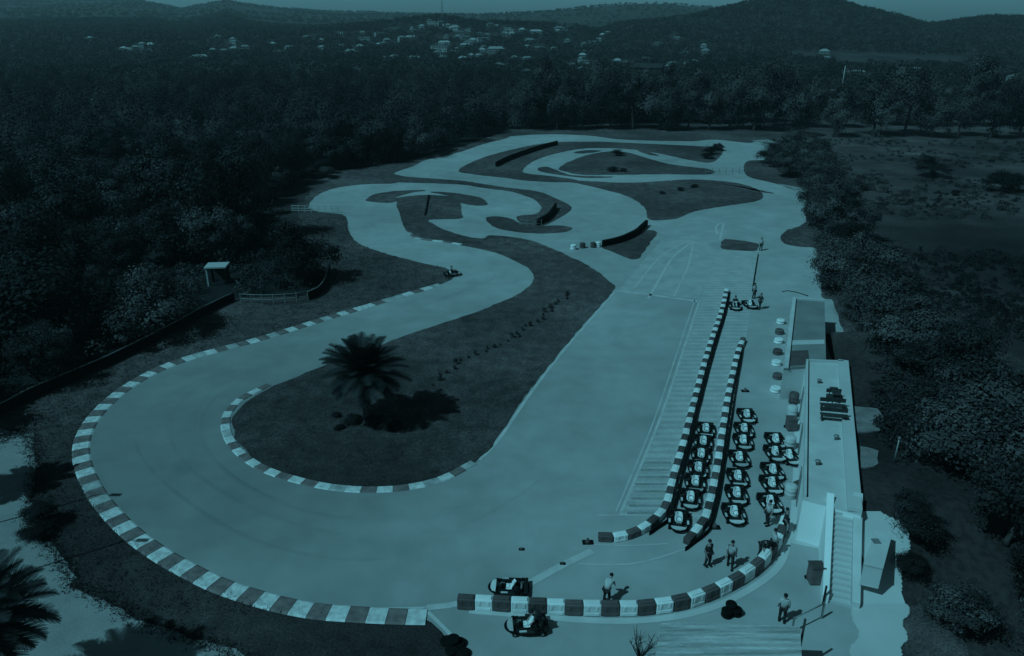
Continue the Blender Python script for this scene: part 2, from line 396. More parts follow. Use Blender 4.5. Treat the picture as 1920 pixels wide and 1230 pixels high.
for pp in ([(1428,118),(1470,115),(1512,120),(1470,121)], [(1355,112),(1395,111),(1420,115),(1385,115)], [(1866,182),(1930,181),(1980,188),(1880,187)], [(1460,345),(1500,352),(1530,361),(1495,358)], [(1408,264),(1440,262),(1452,268),(1430,267)]):
    sheet('dirt_path', closed(pp, 3), .02, 'dirt', skirt=False)
sheet('village_road', closed([(1098,92),(1118,86),(1142,62),(1150,52),(1132,66),(1108,82)], 3), .02, 'dirt', skirt=False).hide_render = False

# painted lines
def ribbon(name, line, width, z, m, kind='structure', mb=None):
    v = []; f = []; n = len(line)
    for i, p in enumerate(line):
        t = line[min(i+1, n-1)] - line[max(i-1, 0)]; t.z = 0; t.normalize(); s = Vector((-t.y, t.x, 0)) * width / 2
        v += [Vector((p.x, p.y, z)) + s, Vector((p.x, p.y, z)) - s]
    f = [(2*i, 2*i+1, 2*i+3, 2*i+2) for i in range(n-1)]
    me = pymesh(name, v, f)
    o = link(name, me, m); tag(o, kind=kind); return o
for q, wd in [([(1152,548),(1105,602),(1045,672),(990,745),(935,825),(900,863)], .22),
              ([(1312,562),(1280,660),(1235,792),(1165,960)], .16),
              ([(1303,562),(1270,660),(1225,792),(1155,960)], .10),
              ([(1120,967),(1240,967)], .10), ([(1110,1022),(1180,1024),(1252,1020)], .10),
              ([(975,1105),(1010,1085),(1060,1058),(1110,1034)], .42),
              ([(1085,1058),(1150,1060),(1200,1056),(1250,1042),(1290,1028)], .10),
              ([(800,1140),(860,1134),(880,1128)], .35), ([(640,1140),(720,1142),(800,1140)], .12),
              ([(795,1142),(830,1175),(862,1212),(880,1260)], .18),
              ([(1152,545),(1210,552),(1310,566)], .5), ([(1216,560),(1260,485),(1297,455)], .25),
              ([(1190,540),(1240,480),(1290,452)], .18),([(1300,455),(1290,500),(1262,558)], .18),
              ([(1345,440),(1343,425),(1356,418),(1350,450)], .3)]:
    ribbon('track_line', gline(q, .8), wd, .034, 'line')
ribbon('barrier_ledge', gline([(880,1146),(1000,1156),(1100,1164),(1190,1165),(1280,1155),(1360,1130),(1430,1090),(1465,1055),(1478,1010)], .5), .35, .036, 'concrete')

for i in range(8):
    yy = 868 + i*13.5; xl = 1196 - (yy-868)*.28; xr = 1262 - (yy-868)*.18
    ribbon('dark_stripe', [G(xl + 6, yy), G(xr - 4, yy)], .22, .030, 'hatch')  # crosswise stripes a little darker than the lane surface
M['skid'] = mat('skid_rubber', g3(.13), .8, .4, .8, fine=.3)
_n = M['skid'].node_tree; _q = _n.nodes.new('ShaderNodeTexNoise'); _q.inputs['Scale'].default_value = .1; _m = _n.nodes.new('ShaderNodeMapRange')
_m.inputs[1].default_value = .42; _m.inputs[2].default_value = .75; _m.inputs[3].default_value = 0; _m.inputs[4].default_value = .06
_c = _n.nodes.new('ShaderNodeTexCoord'); _n.links.new(_c.outputs['Object'], _q.inputs['Vector']); _n.links.new(_q.outputs[0], _m.inputs[0]); _n.links.new(_m.outputs[0], _n.nodes['Principled BSDF'].inputs['Alpha'])
RL = [[(1010,905),(980,930),(880,985),(760,1010),(620,1000),(480,955),(360,880),(320,800),(370,730),(480,680),(600,640),(760,590),(880,545),(930,520),(900,495),(820,475),(730,450),(700,420)],
      [(940,935),(860,960),(700,975),(560,955),(430,890),(375,810),(410,740),(520,685),(660,635)],
      [(900,990),(820,1030),(640,1050),(450,1000),(300,900),(250,820),(300,750),(420,690),(600,625)],
      [(1440,380),(1380,405),(1300,430),(1230,520),(1140,640)]]
for k, q in enumerate(RL):
    for j in range(3):
        o_ = rng.uniform(-10, 10); ribbon('skid_mark', gline([(a+o_+rng.uniform(-4,4), b+o_*.4+rng.uniform(-3,3)) for a, b in q], .8), rng.uniform(.12,.3), .0225+.0012*(k*3+j)*.5, 'skid')
# kerbs
M['kerb_faded'] = mat('kerb_faded', g3(.36), .8, .3, 1.6, .2, 30, fine=.2)
def kerb(line, width, blk, label, fade=.08):
    L = resample(line, blk); n = len(L); v = []; f = []; mi = []
    for i in range(n - 1):
        a, b = L[i], L[i+1]
        ta = (L[min(i+1, n-1)] - L[max(i-1, 0)]).normalized(); tb = (L[min(i+2, n-1)] - L[i]).normalized()
        sa = Vector((-ta.y, ta.x, 0)) * width/2; sb = Vector((-tb.y, tb.x, 0)) * width/2
        k = len(v); g = (b-a) * .012
        prof = [(-1, .021), (-.8, .075), (.8, .075), (1, .021)]
        for base, s_ in ((a + g, sa), (b - g, sb)):
            for q, z in prof: v.append(Vector((base.x, base.y, z)) + s_ * q)
        f += [(k+j, k+j+1, k+5+j, k+4+j) for j in range(3)]; mi += [(i % 2) if rng.random() > fade else 2] * 3
    me = pymesh('track_kerb', v, f); o = link('track_kerb', me, ['kerb_white', 'kerb_dark', 'kerb_faded'])
    me.polygons.foreach_set('material_index', mi); me.update(); tag(o, kind='structure')
    return o
kerb(catmull([G(a, b) for a, b in KO[:25]], False, 6), 1.0, .88, '')
kerb(catmull([G(a, b) for a, b in KO[24:]], False, 6), .9, 1.1, '', .45)
kerb(gline([(888,868),(828,899),(760,915),(690,919),(620,914),(555,900),(500,882),(460,858),(433,829),(423,800),(428,774),(447,752),(475,736),(505,722)]), .62, .88, '')
kerb(gline([(766,436),(785,448),(830,453),(866,459)]), .5, 1.4, '')

# ------------------------------------------------------------ barriers
def block_mesh(name, m):
    mb = MB(); mb.box((0, 0, .30), (.78, .42, .60), bev=.04)
    mb.box((0, 0, .62), (.66, .22, .06), bev=.012)                    # raised rib along the top
    for s in (-1, 1):
        mb.box((0, s*.205, .12), (.60, .05, .16), bev=.01)
        for q in (-.2, .2): mb.box((q, s*.213, .42), (.10, .03, .22), bev=.008)
    o = mb.build(name, m); o.data.name = name; return o
bw = block_mesh('barrier_block', 'plastic_white'); bd = block_mesh('barrier_block', 'plastic_dark')
used = {id(bw): False, id(bd): False}
def row(line_px, step, rowname, group, skip=(), z=.02, first_dark=False, scale=1.0):
    L = gline(line_px, step)
    for i in range(len(L) - 1):
        if i in skip: continue
        a, b = L[i], L[i+1]; c = (a+b)/2; dk = (i % 2 == (0 if first_dark else 1))
        src = bd if dk else bw
        if used[id(src)]: o = src.copy(); COL.objects.link(o)
        else: o = src; used[id(src)] = True
        o.location = (c.x, c.y, z); o.rotation_euler = (0, 0, math.atan2(b.y-a.y, b.x-a.x) + rng.uniform(-.05, .05))
        k = (b-a).length / .80; o.scale = (k, 1 if scale == 1 else .95, rng.uniform(.96, 1.04)*(1 if scale == 1 else scale))
        colr = 'dark' if dk else 'white'
        tag(o, f'{colr} painted plastic barrier block {rowname}', 'barrier', f'{colr} barrier blocks {rowname}')
ROWA = [(1121,1012),(1160,1013),(1200,1000),(1233,975),(1250,950),(1262,900),(1280,840),(1298,770),(1315,705),(1333,645),(1352,590),(1362,548)]
ROWB = [(1286,1022),(1306,1000),(1323,975),(1333,935),(1344,880),(1356,800),(1368,730),(1382,670),(1393,640)]
ROWC = [(858,1138),(920,1141),(1000,1146),(1100,1150),(1190,1150),(1270,1141),(1340,1118),(1400,1085),(1440,1048),(1462,1010),(1470,985)]
row(ROWA, .76, 'in the row edging the left side of the pit lane', '', first_dark=True, scale=.6)
row(ROWB, .76, 'in the row along the right side of the pit lane', '', first_dark=True, scale=.6)
for k in (0,1):
    pass
row(ROWC, .80, 'in the curved row at the end of the paddock', '', first_dark=True)
def belt(px, h, th, label, off=0.0, name='rubber_belt', z=.02, m='rubber', cat='barrier', posts=0, rail=False):
    L = gline(px, .7); v = []; f = []; n = len(L); root = None
    O = []
    for i, p in enumerate(L):
        t = (L[min(i+1, n-1)] - L[max(i-1, 0)]).normalized(); s = Vector((-t.y, t.x, 0)); O.append((p, s))
        for a, zz in ((-1, z), (-1, h), (1, h), (1, z)): v.append(p + s * (off + a*th/2) + Vector((0, 0, zz + (0 if zz == z else noise.noise(p*.5)*.06))))
    for i in range(n-1):
        for j in range(3): f.append((4*i+j, 4*i+j+1, 4*i+j+5, 4*i+j+4))
    f += [(0, 1, 2, 3), (4*n-4, 4*n-3, 4*n-2, 4*n-1)]
    base = L[0]
    root = empty(name, (base.x, base.y, 0)); tag(root, label, cat)
    o = link('belt_panel', pymesh('belt_panel', [q - Vector((base.x, base.y, 0)) for q in v], f), m, root)
    if rail:
        MB().tube([p + s*off + Vector((0,0,h+.06 + noise.noise(p*.5)*.06)) - Vector((base.x, base.y, 0)) for p, s in O], .045, 6).build('top_rail', 'steel', root)
    if posts:
        for i in range(0, n, posts):
            p, s = O[i]; q = p + s*(off+.06) - Vector((base.x, base.y, 0))
            MB().tube([q, q + Vector((0, 0, h+.08))], .035, 6).build('post', 'black', root)
    return root
RA = [(1250,978),(1262,950),(1274,900),(1290,840),(1307,770),(1324,705),(1341,645),(1358,590),(1366,548)]
belt([(1215,1003),(1240,985)] + RA, .26, .05, 'long black rubber belt standing along the left pit lane barrier row', off=-.08)
RB = [(1283,1033),(1305,1016),(1325,1000),(1338,965),(1346,930),(1356,870),(1367,800),(1378,730),(1389,670),(1393,638)]
belt(RB, .26, .05, 'long black rubber belt standing along the right pit lane barrier row', off=-.05)
belt([(1410,547),(1414,520),(1421,478)], .22, .05, 'short thin black belt at the far end of the pit lane')
belt([(930,313),(955,301),(985,290),(1015,280),(1045,272)], .95, .25, 'black belt barrier on the far grass island below the trees')
belt([(1008,423),(1025,414),(1036,402),(1042,392)], .9, .3, 'short black belt barrier on the tip of the curved grass strip')
belt([(1130,463),(1160,456),(1190,443),(1212,424)], .8, .35, 'curved black belt barrier beside the small grass triangle')
belt([(797,405),(800,390),(804,368)], .25, .18, 'thin black strip across the grass left of the middle bend')  # low black strip along the dark line in the grass
belt([(-80,806),(0,778),(60,748),(130,717),(200,687),(280,647),(340,614),(400,582),(440,563)], .75, .12, 'long black belt fence with pale top rail along the dark wood', name='belt_fence', posts=5, rail=True, cat='fence')
belt([(578,563),(600,552),(612,532),(619,505)], .8, .12, 'curved black belt fence around the corner of the dark wood', name='belt_fence', posts=4, rail=True, cat='fence')
belt([(1505,695),(1482,760)], .12, .08, 'low dark edging strip in front of the grey roofed pit building')
belt([(1466,548),(1480,546),(1500,551),(1515,556)], .12, .04, 'low dark hose rail behind the grey roofed pit building', m='black')

def rail_fence(px, h, label, spacing, m='pale_metal', rails=(.45, .9)):
    L = gline(px, spacing); b = L[0]; root = empty('rail_fence', (b.x, b.y, 0)); tag(root, label, 'fence')
    base = Vector((b.x, b.y, 0))
    for p in L: MB().box(tuple(p - base + Vector((0, 0, h/2))), (.07, .07, h)).build('post', m, root)
    for k in rails: MB().tube([p - base + Vector((0, 0, h*k)) for p in L], .03, 6).build('rail', m, root)
    return root
rail_fence([(452,568),(500,570),(540,568),(578,563)], 1.0, 'pale post and rail fence in front of the dark wood', 1.1, 'steel')
rail_fence([(548,398),(590,399),(635,399)], 1.0, 'pale rail fence at the left end of the upper track', 1.0, 'pale_metal', (.3, .6, .95))
rail_fence([(1322,327),(1350,327),(1398,326)], 1.1, 'pale low post fence across the far track junction', 1.3, 'steel', (.5,))
rail_fence([(975,424),(995,426),(1015,425)], 1.0, 'small rail fence on the tip of the curved grass strip', .9, 'steel')
def lowfence(px, label):
    return rail_fence(px, .9, label, 1.5, 'steel', (.95,))
lowfence([(1484,1188),(1512,1166),(1540,1160)], 'low grey rail fence beside the bottom corrugated roof')

# tyres
def tyre_stack(loc, n, label, m='rubber', r=.3, group=None, paint=None):
    root = empty('tyre_stack', loc); tag(root, label, 'tyre stack', group)
    for k in range(n):
        z0 = k * .2; prof = [(r*.55, .02), (r*.85, 0), (r, .05), (r, .15), (r*.85, .2), (r*.55, .18)]
        MB().lathe(prof, (rng.uniform(-.02, .02), rng.uniform(-.02, .02), z0), 16).build('tyre', paint or m, root)
    return root
for (x, y, c, d) in [(1463,607,'w','farthest white tyre stack beside the grey roofed building'), (1461,626,'d','farthest dark tyre stack beside the grey roofed building'), (1459,643,'w','second white tyre stack along the wall of the grey roofed building'), (1457,664,'d','second dark tyre stack along the wall of the grey roofed building'), (1455,685,'w','third white tyre stack along the wall of the grey roofed building'), (1457,710,'d','dark tyre stack at the near corner of the grey roofed building'), (1453,735,'w','white tyre stack near the round dark barrel'),
                     (1176,466,'d','dark tyre stack left of the white one beside the small grass triangle'), (1092,465,'d','lone small dark tyre stack on the middle track edge'), (1121,463,'w','white tyre stack at the end of the curved belt barrier'), (1112,464,'d','dark tyre stack at the end of the curved belt barrier'), (1075,468,'w','white marker stack at the grass edge beside the middle track')]:
    if (x, y) == (1176, 466): continue
    p = G(x, y); tyre_stack((p.x, p.y, .02), 2 if x > 1400 else 3, d, r=.36 if x > 1400 else .34, paint='plastic_white' if c == 'w' else 'plastic_dark')
def barrel(loc, label, m, r=.36, h=.9):
    root = empty('barrel', loc); tag(root, label, 'barrel')
    MB().lathe([(r*.94, 0), (r, .04), (r, h*.32), (r*1.03, h*.34), (r, h*.36), (r, h*.64), (r*1.03, h*.66), (r, h*.68), (r, h-.03), (r*.95, h)], (0,0,0), 20).build('drum', m, root)
    MB().lathe([(r*.9, h-.001), (r*.9, h+.02), (r*.5, h+.03)], (0,0,0), 20).build('lid', m, root)
for x, y, m, d in [(1487,756,'plastic_dark','round dark barrel beside the flat roofed terrace'), (1484,781,'plastic_white','white barrel between the round dark barrel and the square dark bin'), (1480,840,'plastic_white','white barrel beside the farthest kart of the right column'), (1481,932,'plastic_white','white barrel beside the middle of the right kart column')]:
    p = G(x, y); barrel((p.x, p.y, .026), d, 'concrete' if m == 'plastic_white' else m, r=.33, h=.75)
def bin_(px, py, label, s=(.7, .6, .9)):
    p = G(px, py); root = empty('bin', (p.x, p.y, .026)); tag(root, label, 'bin')
    MB().box((0, 0, s[2]/2 + .05), s, bev=.04).build('bin_body', 'plastic_dark', root)
    MB().box((0, 0, s[2] + .09), (s[0]+.06, s[1]+.06, .06), bev=.02).build('lid', 'plastic_dark', root)
    for sx in (-1, 1): MB().tube([(sx*s[0]*.5-.04, s[1]*.45, .09), (sx*s[0]*.5+.04, s[1]*.45, .09)], .085, 12).build('wheel', 'rubber', root)
bin_(1482, 806, 'square dark bin beside the flat roofed terrace', (.6, .6, .75))
bin_(1526, 1092, 'dark wheeled bin against the wall of the ribbed canopy', (.62, .55, .9))

# ------------------------------------------------------------ karts
def ring_pts(wr, wf, yr, yf, z, n=36):
    pts = []
    for k in range(n):
        a = 2*math.pi*k/n; c, s = math.cos(a), math.sin(a)
        e = .5 if s > 0 else .8                    # squarer at the back
        x = math.copysign(abs(c)**e, c); y = math.copysign(abs(s)**(.45 if s > 0 else .8), s)
        wd = wr if y > 0 else wr + (wf-wr)*(-y)
        pts.append(Vector((x*wd, y*(yr if y > 0 else yf), z)))
    return pts
def make_kart():
    r = empty('kart', (0, 0, 0))
    MB().tube(ring_pts(.60, .47, .92, 1.0, .18), .062, 8, closed=True).build('bumper', 'rubber', r)
    fb = MB(); fb.box((0, .05, .10), (.70, 1.35, .03), bev=.01)
    for s in (-1, 1):
        fb.tube([(s*.32, .85, .13), (s*.34, .2, .12), (s*.30, -.5, .12), (s*.16, -.85, .13)], .018, 6)
    fb.tube([(-.6, .62, .15), (.6, .62, .15)], .02, 8)
    fb.build('chassis', 'black', r)
    for s in (-1, 1):
        MB().box((s*.50, -.02, .20), (.20, .72, .15), bev=.045).build('side_pod', 'pod', r)
        MB().box((s*.505, -.22, .287), (.11, .34, .025), bev=.01).build('side_panel', 'fairing', r)
    nf = MB(); nf.poly([(-.42, -.66, .22), (.42, -.66, .22), (.36, -.83, .21), (.15, -.92, .20), (-.15, -.92, .20), (-.36, -.83, .21)], (0, 0, .06))
    nf.build('front_fairing', 'fairing', r)
    MB().poly([(-.13, -.38, .24), (.13, -.38, .24), (.16, -.62, .34), (-.16, -.62, .34)], (0, .02, .06)).build('nose_panel', 'pod', r)
    # seat: bucket with a back that leans to the rear
    sm = MB(); rings = []
    prof = [(-.16, .14, .17), (-.04, .12, .20), (.12, .14, .21), (.22, .26, .20), (.29, .44, .18), (.33, .56, .12)]
    vs = []; fs = []
    for (y, z, wd) in prof:
        for k in range(7):
            a = -1 + k/3.0; vs.append((a*wd, y - (.10*(a*a) if z > .2 else 0), z + .12*(a*a)*(1 if z < .3 else .3)))
    for i in range(len(prof)-1):
        for k in range(6): fs.append((i*7+k, i*7+k+1, (i+1)*7+k+1, (i+1)*7+k))
    so = link('seat', pymesh('seat', vs, fs, True), 'seat', r); md = so.modifiers.new('s', 'SOLIDIFY'); md.thickness = .03
    st = MB().tube([Vector((.15*math.cos(a), -.32 + .06*math.sin(a), .50 + .13*math.sin(a))) for a in [2*math.pi*k/16 for k in range(16)]], .017, 6, closed=True).build('steering_wheel', 'black', r)
    MB().tube([(0, -.60, .20), (0, -.33, .49)], .015, 6).build('steering_column', 'steel', st)
    en = MB(); en.box((.36, .38, .27), (.26, .30, .24), bev=.02); en.lathe([(.09, .4), (.10, .42), (.10, .50), (.08, .52)], (.36, .38, 0), 14)
    en.box((.36, .18, .24), (.16, .12, .12), bev=.02); en.build('engine', 'black', r)
    MB().tube([(.30, .55, .25), (.05, .62, .27), (-.25, .60, .27)], .055, 8).build('exhaust', 'steel', r)
    MB().lathe([(.10, .13), (.11, .16), (.11, .32), (.07, .35)], (-.36, .28, 0), 12).build('fuel_tank', 'black', r)
    for x, y, rr, ww in ((-.52, .66, .14, .20), (.52, .66, .14, .20), (-.50, -.60, .125, .13), (.50, -.60, .125, .13)):
        wh = MB(); wh.lathe([(rr*.55, -ww/2), (rr*.9, -ww/2), (rr, -ww*.35), (rr, ww*.35), (rr*.9, ww/2), (rr*.55, ww/2)], (0, 0, 0), 16)
        o = wh.build('wheel', 'rubber', r, (x, y, rr), (0, R(90), 0))
        MB().lathe([(rr*.5, -ww*.51), (rr*.53, -ww*.3), (rr*.53, ww*.3), (rr*.5, ww*.51)], (0, 0, 0), 12).build('rim', 'steel', o)
    MB().box((0, .84, .24), (1.12, .16, .22), bev=.04).build('rear_bumper', 'black', r)
    return r
kart0 = make_kart(); learn(); kart_used = False
ORD = ['nearest', 'second', 'third', 'fourth', 'fifth', 'sixth', 'seventh', 'eighth']
def place_kart(px, py, rz, label, group=None, z=.03):
    global kart_used
    p = G(px, py)
    if not kart_used: o = kart0; o.location = (p.x, p.y, z); o.rotation_euler = (0, 0, rz); kart_used = True
    else: o = dup(kart0, (p.x, p.y, z), rz)
    o.scale = (.94, .94, .94); tag(o, label, 'kart', group)
    return o
def kart_col(pts, colname, group, rz):
    n = len(pts)
    for i, (x, y) in enumerate(pts):
        w_ = 'nearest kart' if i == 0 else ('farthest kart' if i == n-1 else f'{ORD[i]} kart from the near end')
        place_kart(x, y, rz + rng.uniform(-.05, .05), f'{w_} in the {colname}', group)
kart_col([(1272,982),(1294,942),(1303,912),(1309,886),(1314,860),(1318,836),(1323,812)], 'left column, between the two barrier rows', 'karts in the left column', R(-10))
kart_col([(1376,970),(1381,934),(1383,902),(1386,866),(1393,834),(1395,812),(1400,785)], 'middle column parked right of the barrier rows', 'karts in the middle column', R(-4))
kart_col([(1444,950),(1447,915),(1449,890),(1453,856),(1454,832)], 'right column parked by the flat roofed terrace', 'karts in the right column', R(-2))
place_kart(1480, 862, R(8), 'kart squeezed between the right column and the terrace, part covered in gear')
place_kart(955, 1107, R(-93), 'kart stopped sideways across the white pit exit line')
place_kart(988, 1178, R(-86), 'kart parked outside the curved barrier row, with a person over it')
place_kart(1378, 578, R(-8), 'kart with a driver waiting at the far end of the pit lane')
place_kart(1406, 575, R(6), 'empty kart beside the waiting driver at the far end of the pit lane')
place_kart(848, 517, R(110), 'lone kart stopped on the grass tip at the left bend')


# ------------------------------------------------------------ people
def skinobj(name, joints, edges, m, parent=None, sub=1):
    me = bpy.data.meshes.new(name); me.from_pydata([j[0] for j in joints], edges, []); me.update()
    o = link(name, me, m, parent)
    sk = o.modifiers.new('skin', 'SKIN'); sk.use_smooth_shade = True
    for i, j in enumerate(joints):
        rr = j[1]; me.skin_vertices[0].data[i].radius = rr if isinstance(rr, tuple) else (rr, rr)
    me.skin_vertices[0].data[0].use_root = True
    ss = o.modifiers.new('sub', 'SUBSURF'); ss.levels = sub; ss.render_levels = sub
    return o
def person(px, py, rz, label, top='shirt_white', bottom='trousers', pose='stand', z=.03, hgt=1.55):
    p = G(px, py, z if z > .5 else 0); r = empty('person', (p.x, p.y, z), rz); tag(r, label, 'person')
    k = hgt / 1.75
    if pose == 'bend':
        pel = (0, .12, .86); ch = (0, -.16, 1.13); nk = (0, -.30, 1.22); hd = (0, -.40, 1.28); ht = (0, -.46, 1.38)
        sh = .17; el = lambda s: (s*.24, -.34, .92); wr = lambda s: (s*.20, -.50, .72)
        kn = lambda s: (s*.12, .02, .47); an = lambda s: (s*.13, .12, .08)
    elif pose == 'sit':
        pel = (0, .12, .27); ch = (0, .22, .60); nk = (0, .20, .76); hd = (0, .17, .88); ht = (0, .17, 1.02)
        sh = .18; el = lambda s: (s*.27, .02, .50); wr = lambda s: (s*.15, -.26, .52)
        kn = lambda s: (s*.17, -.30, .42); an = lambda s: (s*.15, -.66, .20)
    else:
        sw = .14 if pose == 'walk' else .03
        pel = (0, 0, .93); ch = (0, .01, 1.28); nk = (0, 0, 1.45); hd = (0, -.01, 1.56); ht = (0, 0, 1.70)
        sh = .18
        el = lambda s: (s*.25, .05 + s*sw*.5, 1.12); wr = lambda s: (s*.26, -.08 + s*sw, .88)
        kn = lambda s: (s*.11, -.03 - s*sw*.7, .50); an = lambda s: (s*.12, .03 - s*sw*1.4, .08)
    S = lambda v: tuple(c*k for c in v)
    J = [(pel, (.15, .11)), (ch, (.17, .11)), (nk, .055), (hd, (.078, .09)), (ht, (.06, .07))]; E = [(0,1),(1,2),(2,3),(3,4)]
    nose = (hd[0], hd[1]-.105, hd[2]-.0); J.append((nose, .018)); E.append((3, 5))
    for s in (-1, 1):
        J.append(((hd[0] + s*.088, hd[1]+.01, hd[2]), .018)); E.append((3, len(J)-1))      # ear
        sp = (s*sh, ch[1]+(nk[1]-ch[1])*.5, ch[2]+(nk[2]-ch[2])*.55); b = len(J)
        e_, w_ = el(s), wr(s)
        dv = Vector(w_) - Vector(e_); dv.normalize(); pm = Vector(w_) + dv*.06
        J += [(sp, .06), (e_, .042), (w_, .027), (tuple(pm), (.042, .022))]; E += [(1, b), (b, b+1), (b+1, b+2), (b+2, b+3)]
        for q in range(5):
            off = Vector(((q-1.5)*.022, -.012*q if q < 4 else -.02, 0)); ln = (.075, .085, .08, .062, .05)[q]
            if q == 4: tip = Vector(w_) + dv*.05 + Vector((-s*.05, -.03, 0))
            else: tip = pm + off + dv*ln + Vector((0, -.015, 0))
            J.append((tuple(tip), .009)); E.append((b+3 if q < 4 else b+2, len(J)-1))
        b = len(J); hp = (s*.095, pel[1], pel[2]-.05)
        a_ = an(s); J += [(hp, .095), (kn(s), .06), (a_, .042), ((a_[0], a_[1]-.15, a_[2]-.035), (.04, .03))]
        E += [(0, b), (b, b+1), (b+1, b+2), (b+2, b+3)]
    skinobj('body', [(S(j[0]), tuple(c*k for c in j[1]) if isinstance(j[1], tuple) else j[1]*k) for j in J], E, 'skin', r)
    JT = [(pel, (.165, .13)), (ch, (.19, .135)), (tuple((Vector(nk)+Vector(ch))/2), (.13, .10))]; ET = [(0,1),(1,2)]
    for s in (-1, 1):
        sp = (s*sh, ch[1]+(nk[1]-ch[1])*.5, ch[2]+(nk[2]-ch[2])*.5); b = len(JT); e_ = el(s)
        JT += [(sp, .078), (e_, .06)]; ET += [(1, b), (b, b+1)]
    skinobj('shirt', [(S(j[0]), j[1]) for j in JT], ET, top, r)
    JL = [(pel, (.16, .125))]; EL = []
    for s in (-1, 1):
        b = len(JL); a_ = an(s); JL += [((s*.095, pel[1], pel[2]-.06), .108), (kn(s), .075), (a_, .058)]; EL += [(0, b), (b, b+1), (b+1, b+2)]
    skinobj('trousers', [(S(j[0]), j[1]) for j in JL], EL, bottom, r)
    hm = MB(); bmesh.ops.create_icosphere(hm.b, subdivisions=2, radius=.108*k, matrix=Matrix.Translation(Vector(S(ht)) + Vector((0, .02, -.035))))
    for f in hm.b.faces: f.smooth = True
    hm.build('hair' if pose != 'sit' else 'helmet', 'hair', r)
    for s in (-1, 1): MB().box(S((an(s)[0], an(s)[1]-.06, .05 if pose != 'sit' else an(s)[2]-.04)), (.10, .27, .09), bev=.03).build('shoe', 'black', r)
    return r
person(1465, 1166, R(160), 'person in a white shirt standing near the right corner of the bottom roof')
person(1240, 1228, R(200), 'person in a white shirt standing at the left edge of the bottom roof', pose='stand')
person(1138, 1127, R(150), 'person in a white shirt bending over the curved barrier row', pose='bend')
person(1326, 1062, R(30), 'person in dark clothes standing left of another in the paddock', top='shirt_dark')
person(1368, 1064, R(-20), 'person in a pale top and dark trousers standing in the middle of the paddock', top='shirt_white', pose='walk')
person(1438, 985, R(-70), 'person in a white shirt standing at the near end of the right kart column')
person(1470, 1000, R(60), 'person in dark clothes standing beside the tall white barrier blocks', top='shirt_dark')
person(1428, 1045, R(10), 'person in dark clothes leaning over at the end of the curved barrier row', top='shirt_dark', pose='bend')
person(1448, 1040, R(90), 'person in a white shirt beside the one leaning over at the curved barrier row')
person(1378, 575, R(-8), 'person in a dark helmet driving the kart at the far end of the pit lane', top='shirt_dark', pose='sit', z=.10)
person(1424, 580, R(-60), 'person in dark clothes walking right of the empty far kart', top='shirt_dark', pose='walk')
person(1413, 560, R(30), 'person in a white shirt standing behind the empty far kart')
person(850, 516, R(110), 'person in dark clothes sitting in the lone kart at the left bend', top='shirt_dark', pose='sit', z=.10)
person(1426, 470, R(0), 'marshal in a white shirt standing beside the small grass rectangle')
person(1012, 1184, R(-80), 'person in dark clothes bending over the kart outside the curved barrier row', top='shirt_dark', pose='bend')

# ------------------------------------------------------------ raised bank right of the buildings
BY = [(G(1547,564,2.5).y + 3, G(1547,564,2.5).x + .1), (G(1547,564,2.5).y, G(1547,564,2.5).x + .1), (G(1549,684,2.5).y, G(1549,684,2.5).x), (G(1590,681,2.6).y, G(1590,681,2.6).x), (G(1616,962,2.6).y, G(1616,962,2.6).x), (G(1606,1138,2.45).y, G(1606,1138,2.45).x), (20, G(1606,1138,2.45).x)]
BY.sort(); BTOP = 2.3
def xb(y): return float(np.interp(y, [b[0] for b in BY], [b[1] for b in BY]))
def sm(t): t = min(max(t, 0), 1); return t*t*(3-2*t)
def bank(x, y):
    d = x - xb(y)
    if d < 0: return 0.0
    return BTOP * min(max((y - 26.6) / 4.4, 0), 1) * (1 - sm((d - 5) / 14)) * (1 - sm((y - BY[-2][0] + 7) / 6)) 
def GB(px, py):
    z = 0
    for _ in range(12): p = G(px, py, z); z = bank(p.x, p.y)
    return Vector((p.x, p.y, z))
v = []; f = []; ys = np.linspace(20, BY[-2][0] + 1, 70); ds = [.05, .5, 1, 2, 3, 4, 5, 6, 7.5, 9, 10.5, 12, 13.5, 15, 16.5, 18, 19.2]
for y in ys:
    for d in ds:
        x = xb(y) + d; hb_ = bank(x, y); v.append((x, y, hb_ + noise.noise(Vector((x*.4, y*.4, 0)))*.08*min(hb_, 1) - .012))
    v.append((xb(y) + .05, y, -.03))
k = len(ds) + 1
f = [(r*k+c, r*k+c+1, (r+1)*k+c+1, (r+1)*k+c) for r in range(len(ys)-1) for c in range(len(ds)-1)] + [(r*k, (r+1)*k, (r+1)*k+k-1, r*k+k-1) for r in range(len(ys)-1)]
tag(link('embankment', pymesh('embankment', v, f, True), 'field'), kind='structure')
def bank_sheet(name, px, m, dz):
    P = [GB(a, b) for a, b in px]; P = [Vector((p.x, p.y, 0)) for p in resample(P + [P[0]], .5)[:-1]]
    z = BTOP + dz; V = [Vector((p.x, p.y, z)) + Vector((noise.noise(p*.9), noise.noise(p*.9+Vector((5,5,5))), 0))*.12 for p in P]
    T = tessellate_polygon([V]); n = len(V); F = []
    for t in T:
        nn = (V[t[1]]-V[t[0]]).cross(V[t[2]]-V[t[0]]); F.append(tuple(t) if nn.z > 0 else tuple(t)[::-1])
    F += [(i, (i+1) % n, n+(i+1) % n, n+i) for i in range(n)]; V2 = V + [p - Vector((0, 0, 1.9)) for p in V]
    tag(link(name, pymesh(name, V2, F), m), kind='structure')
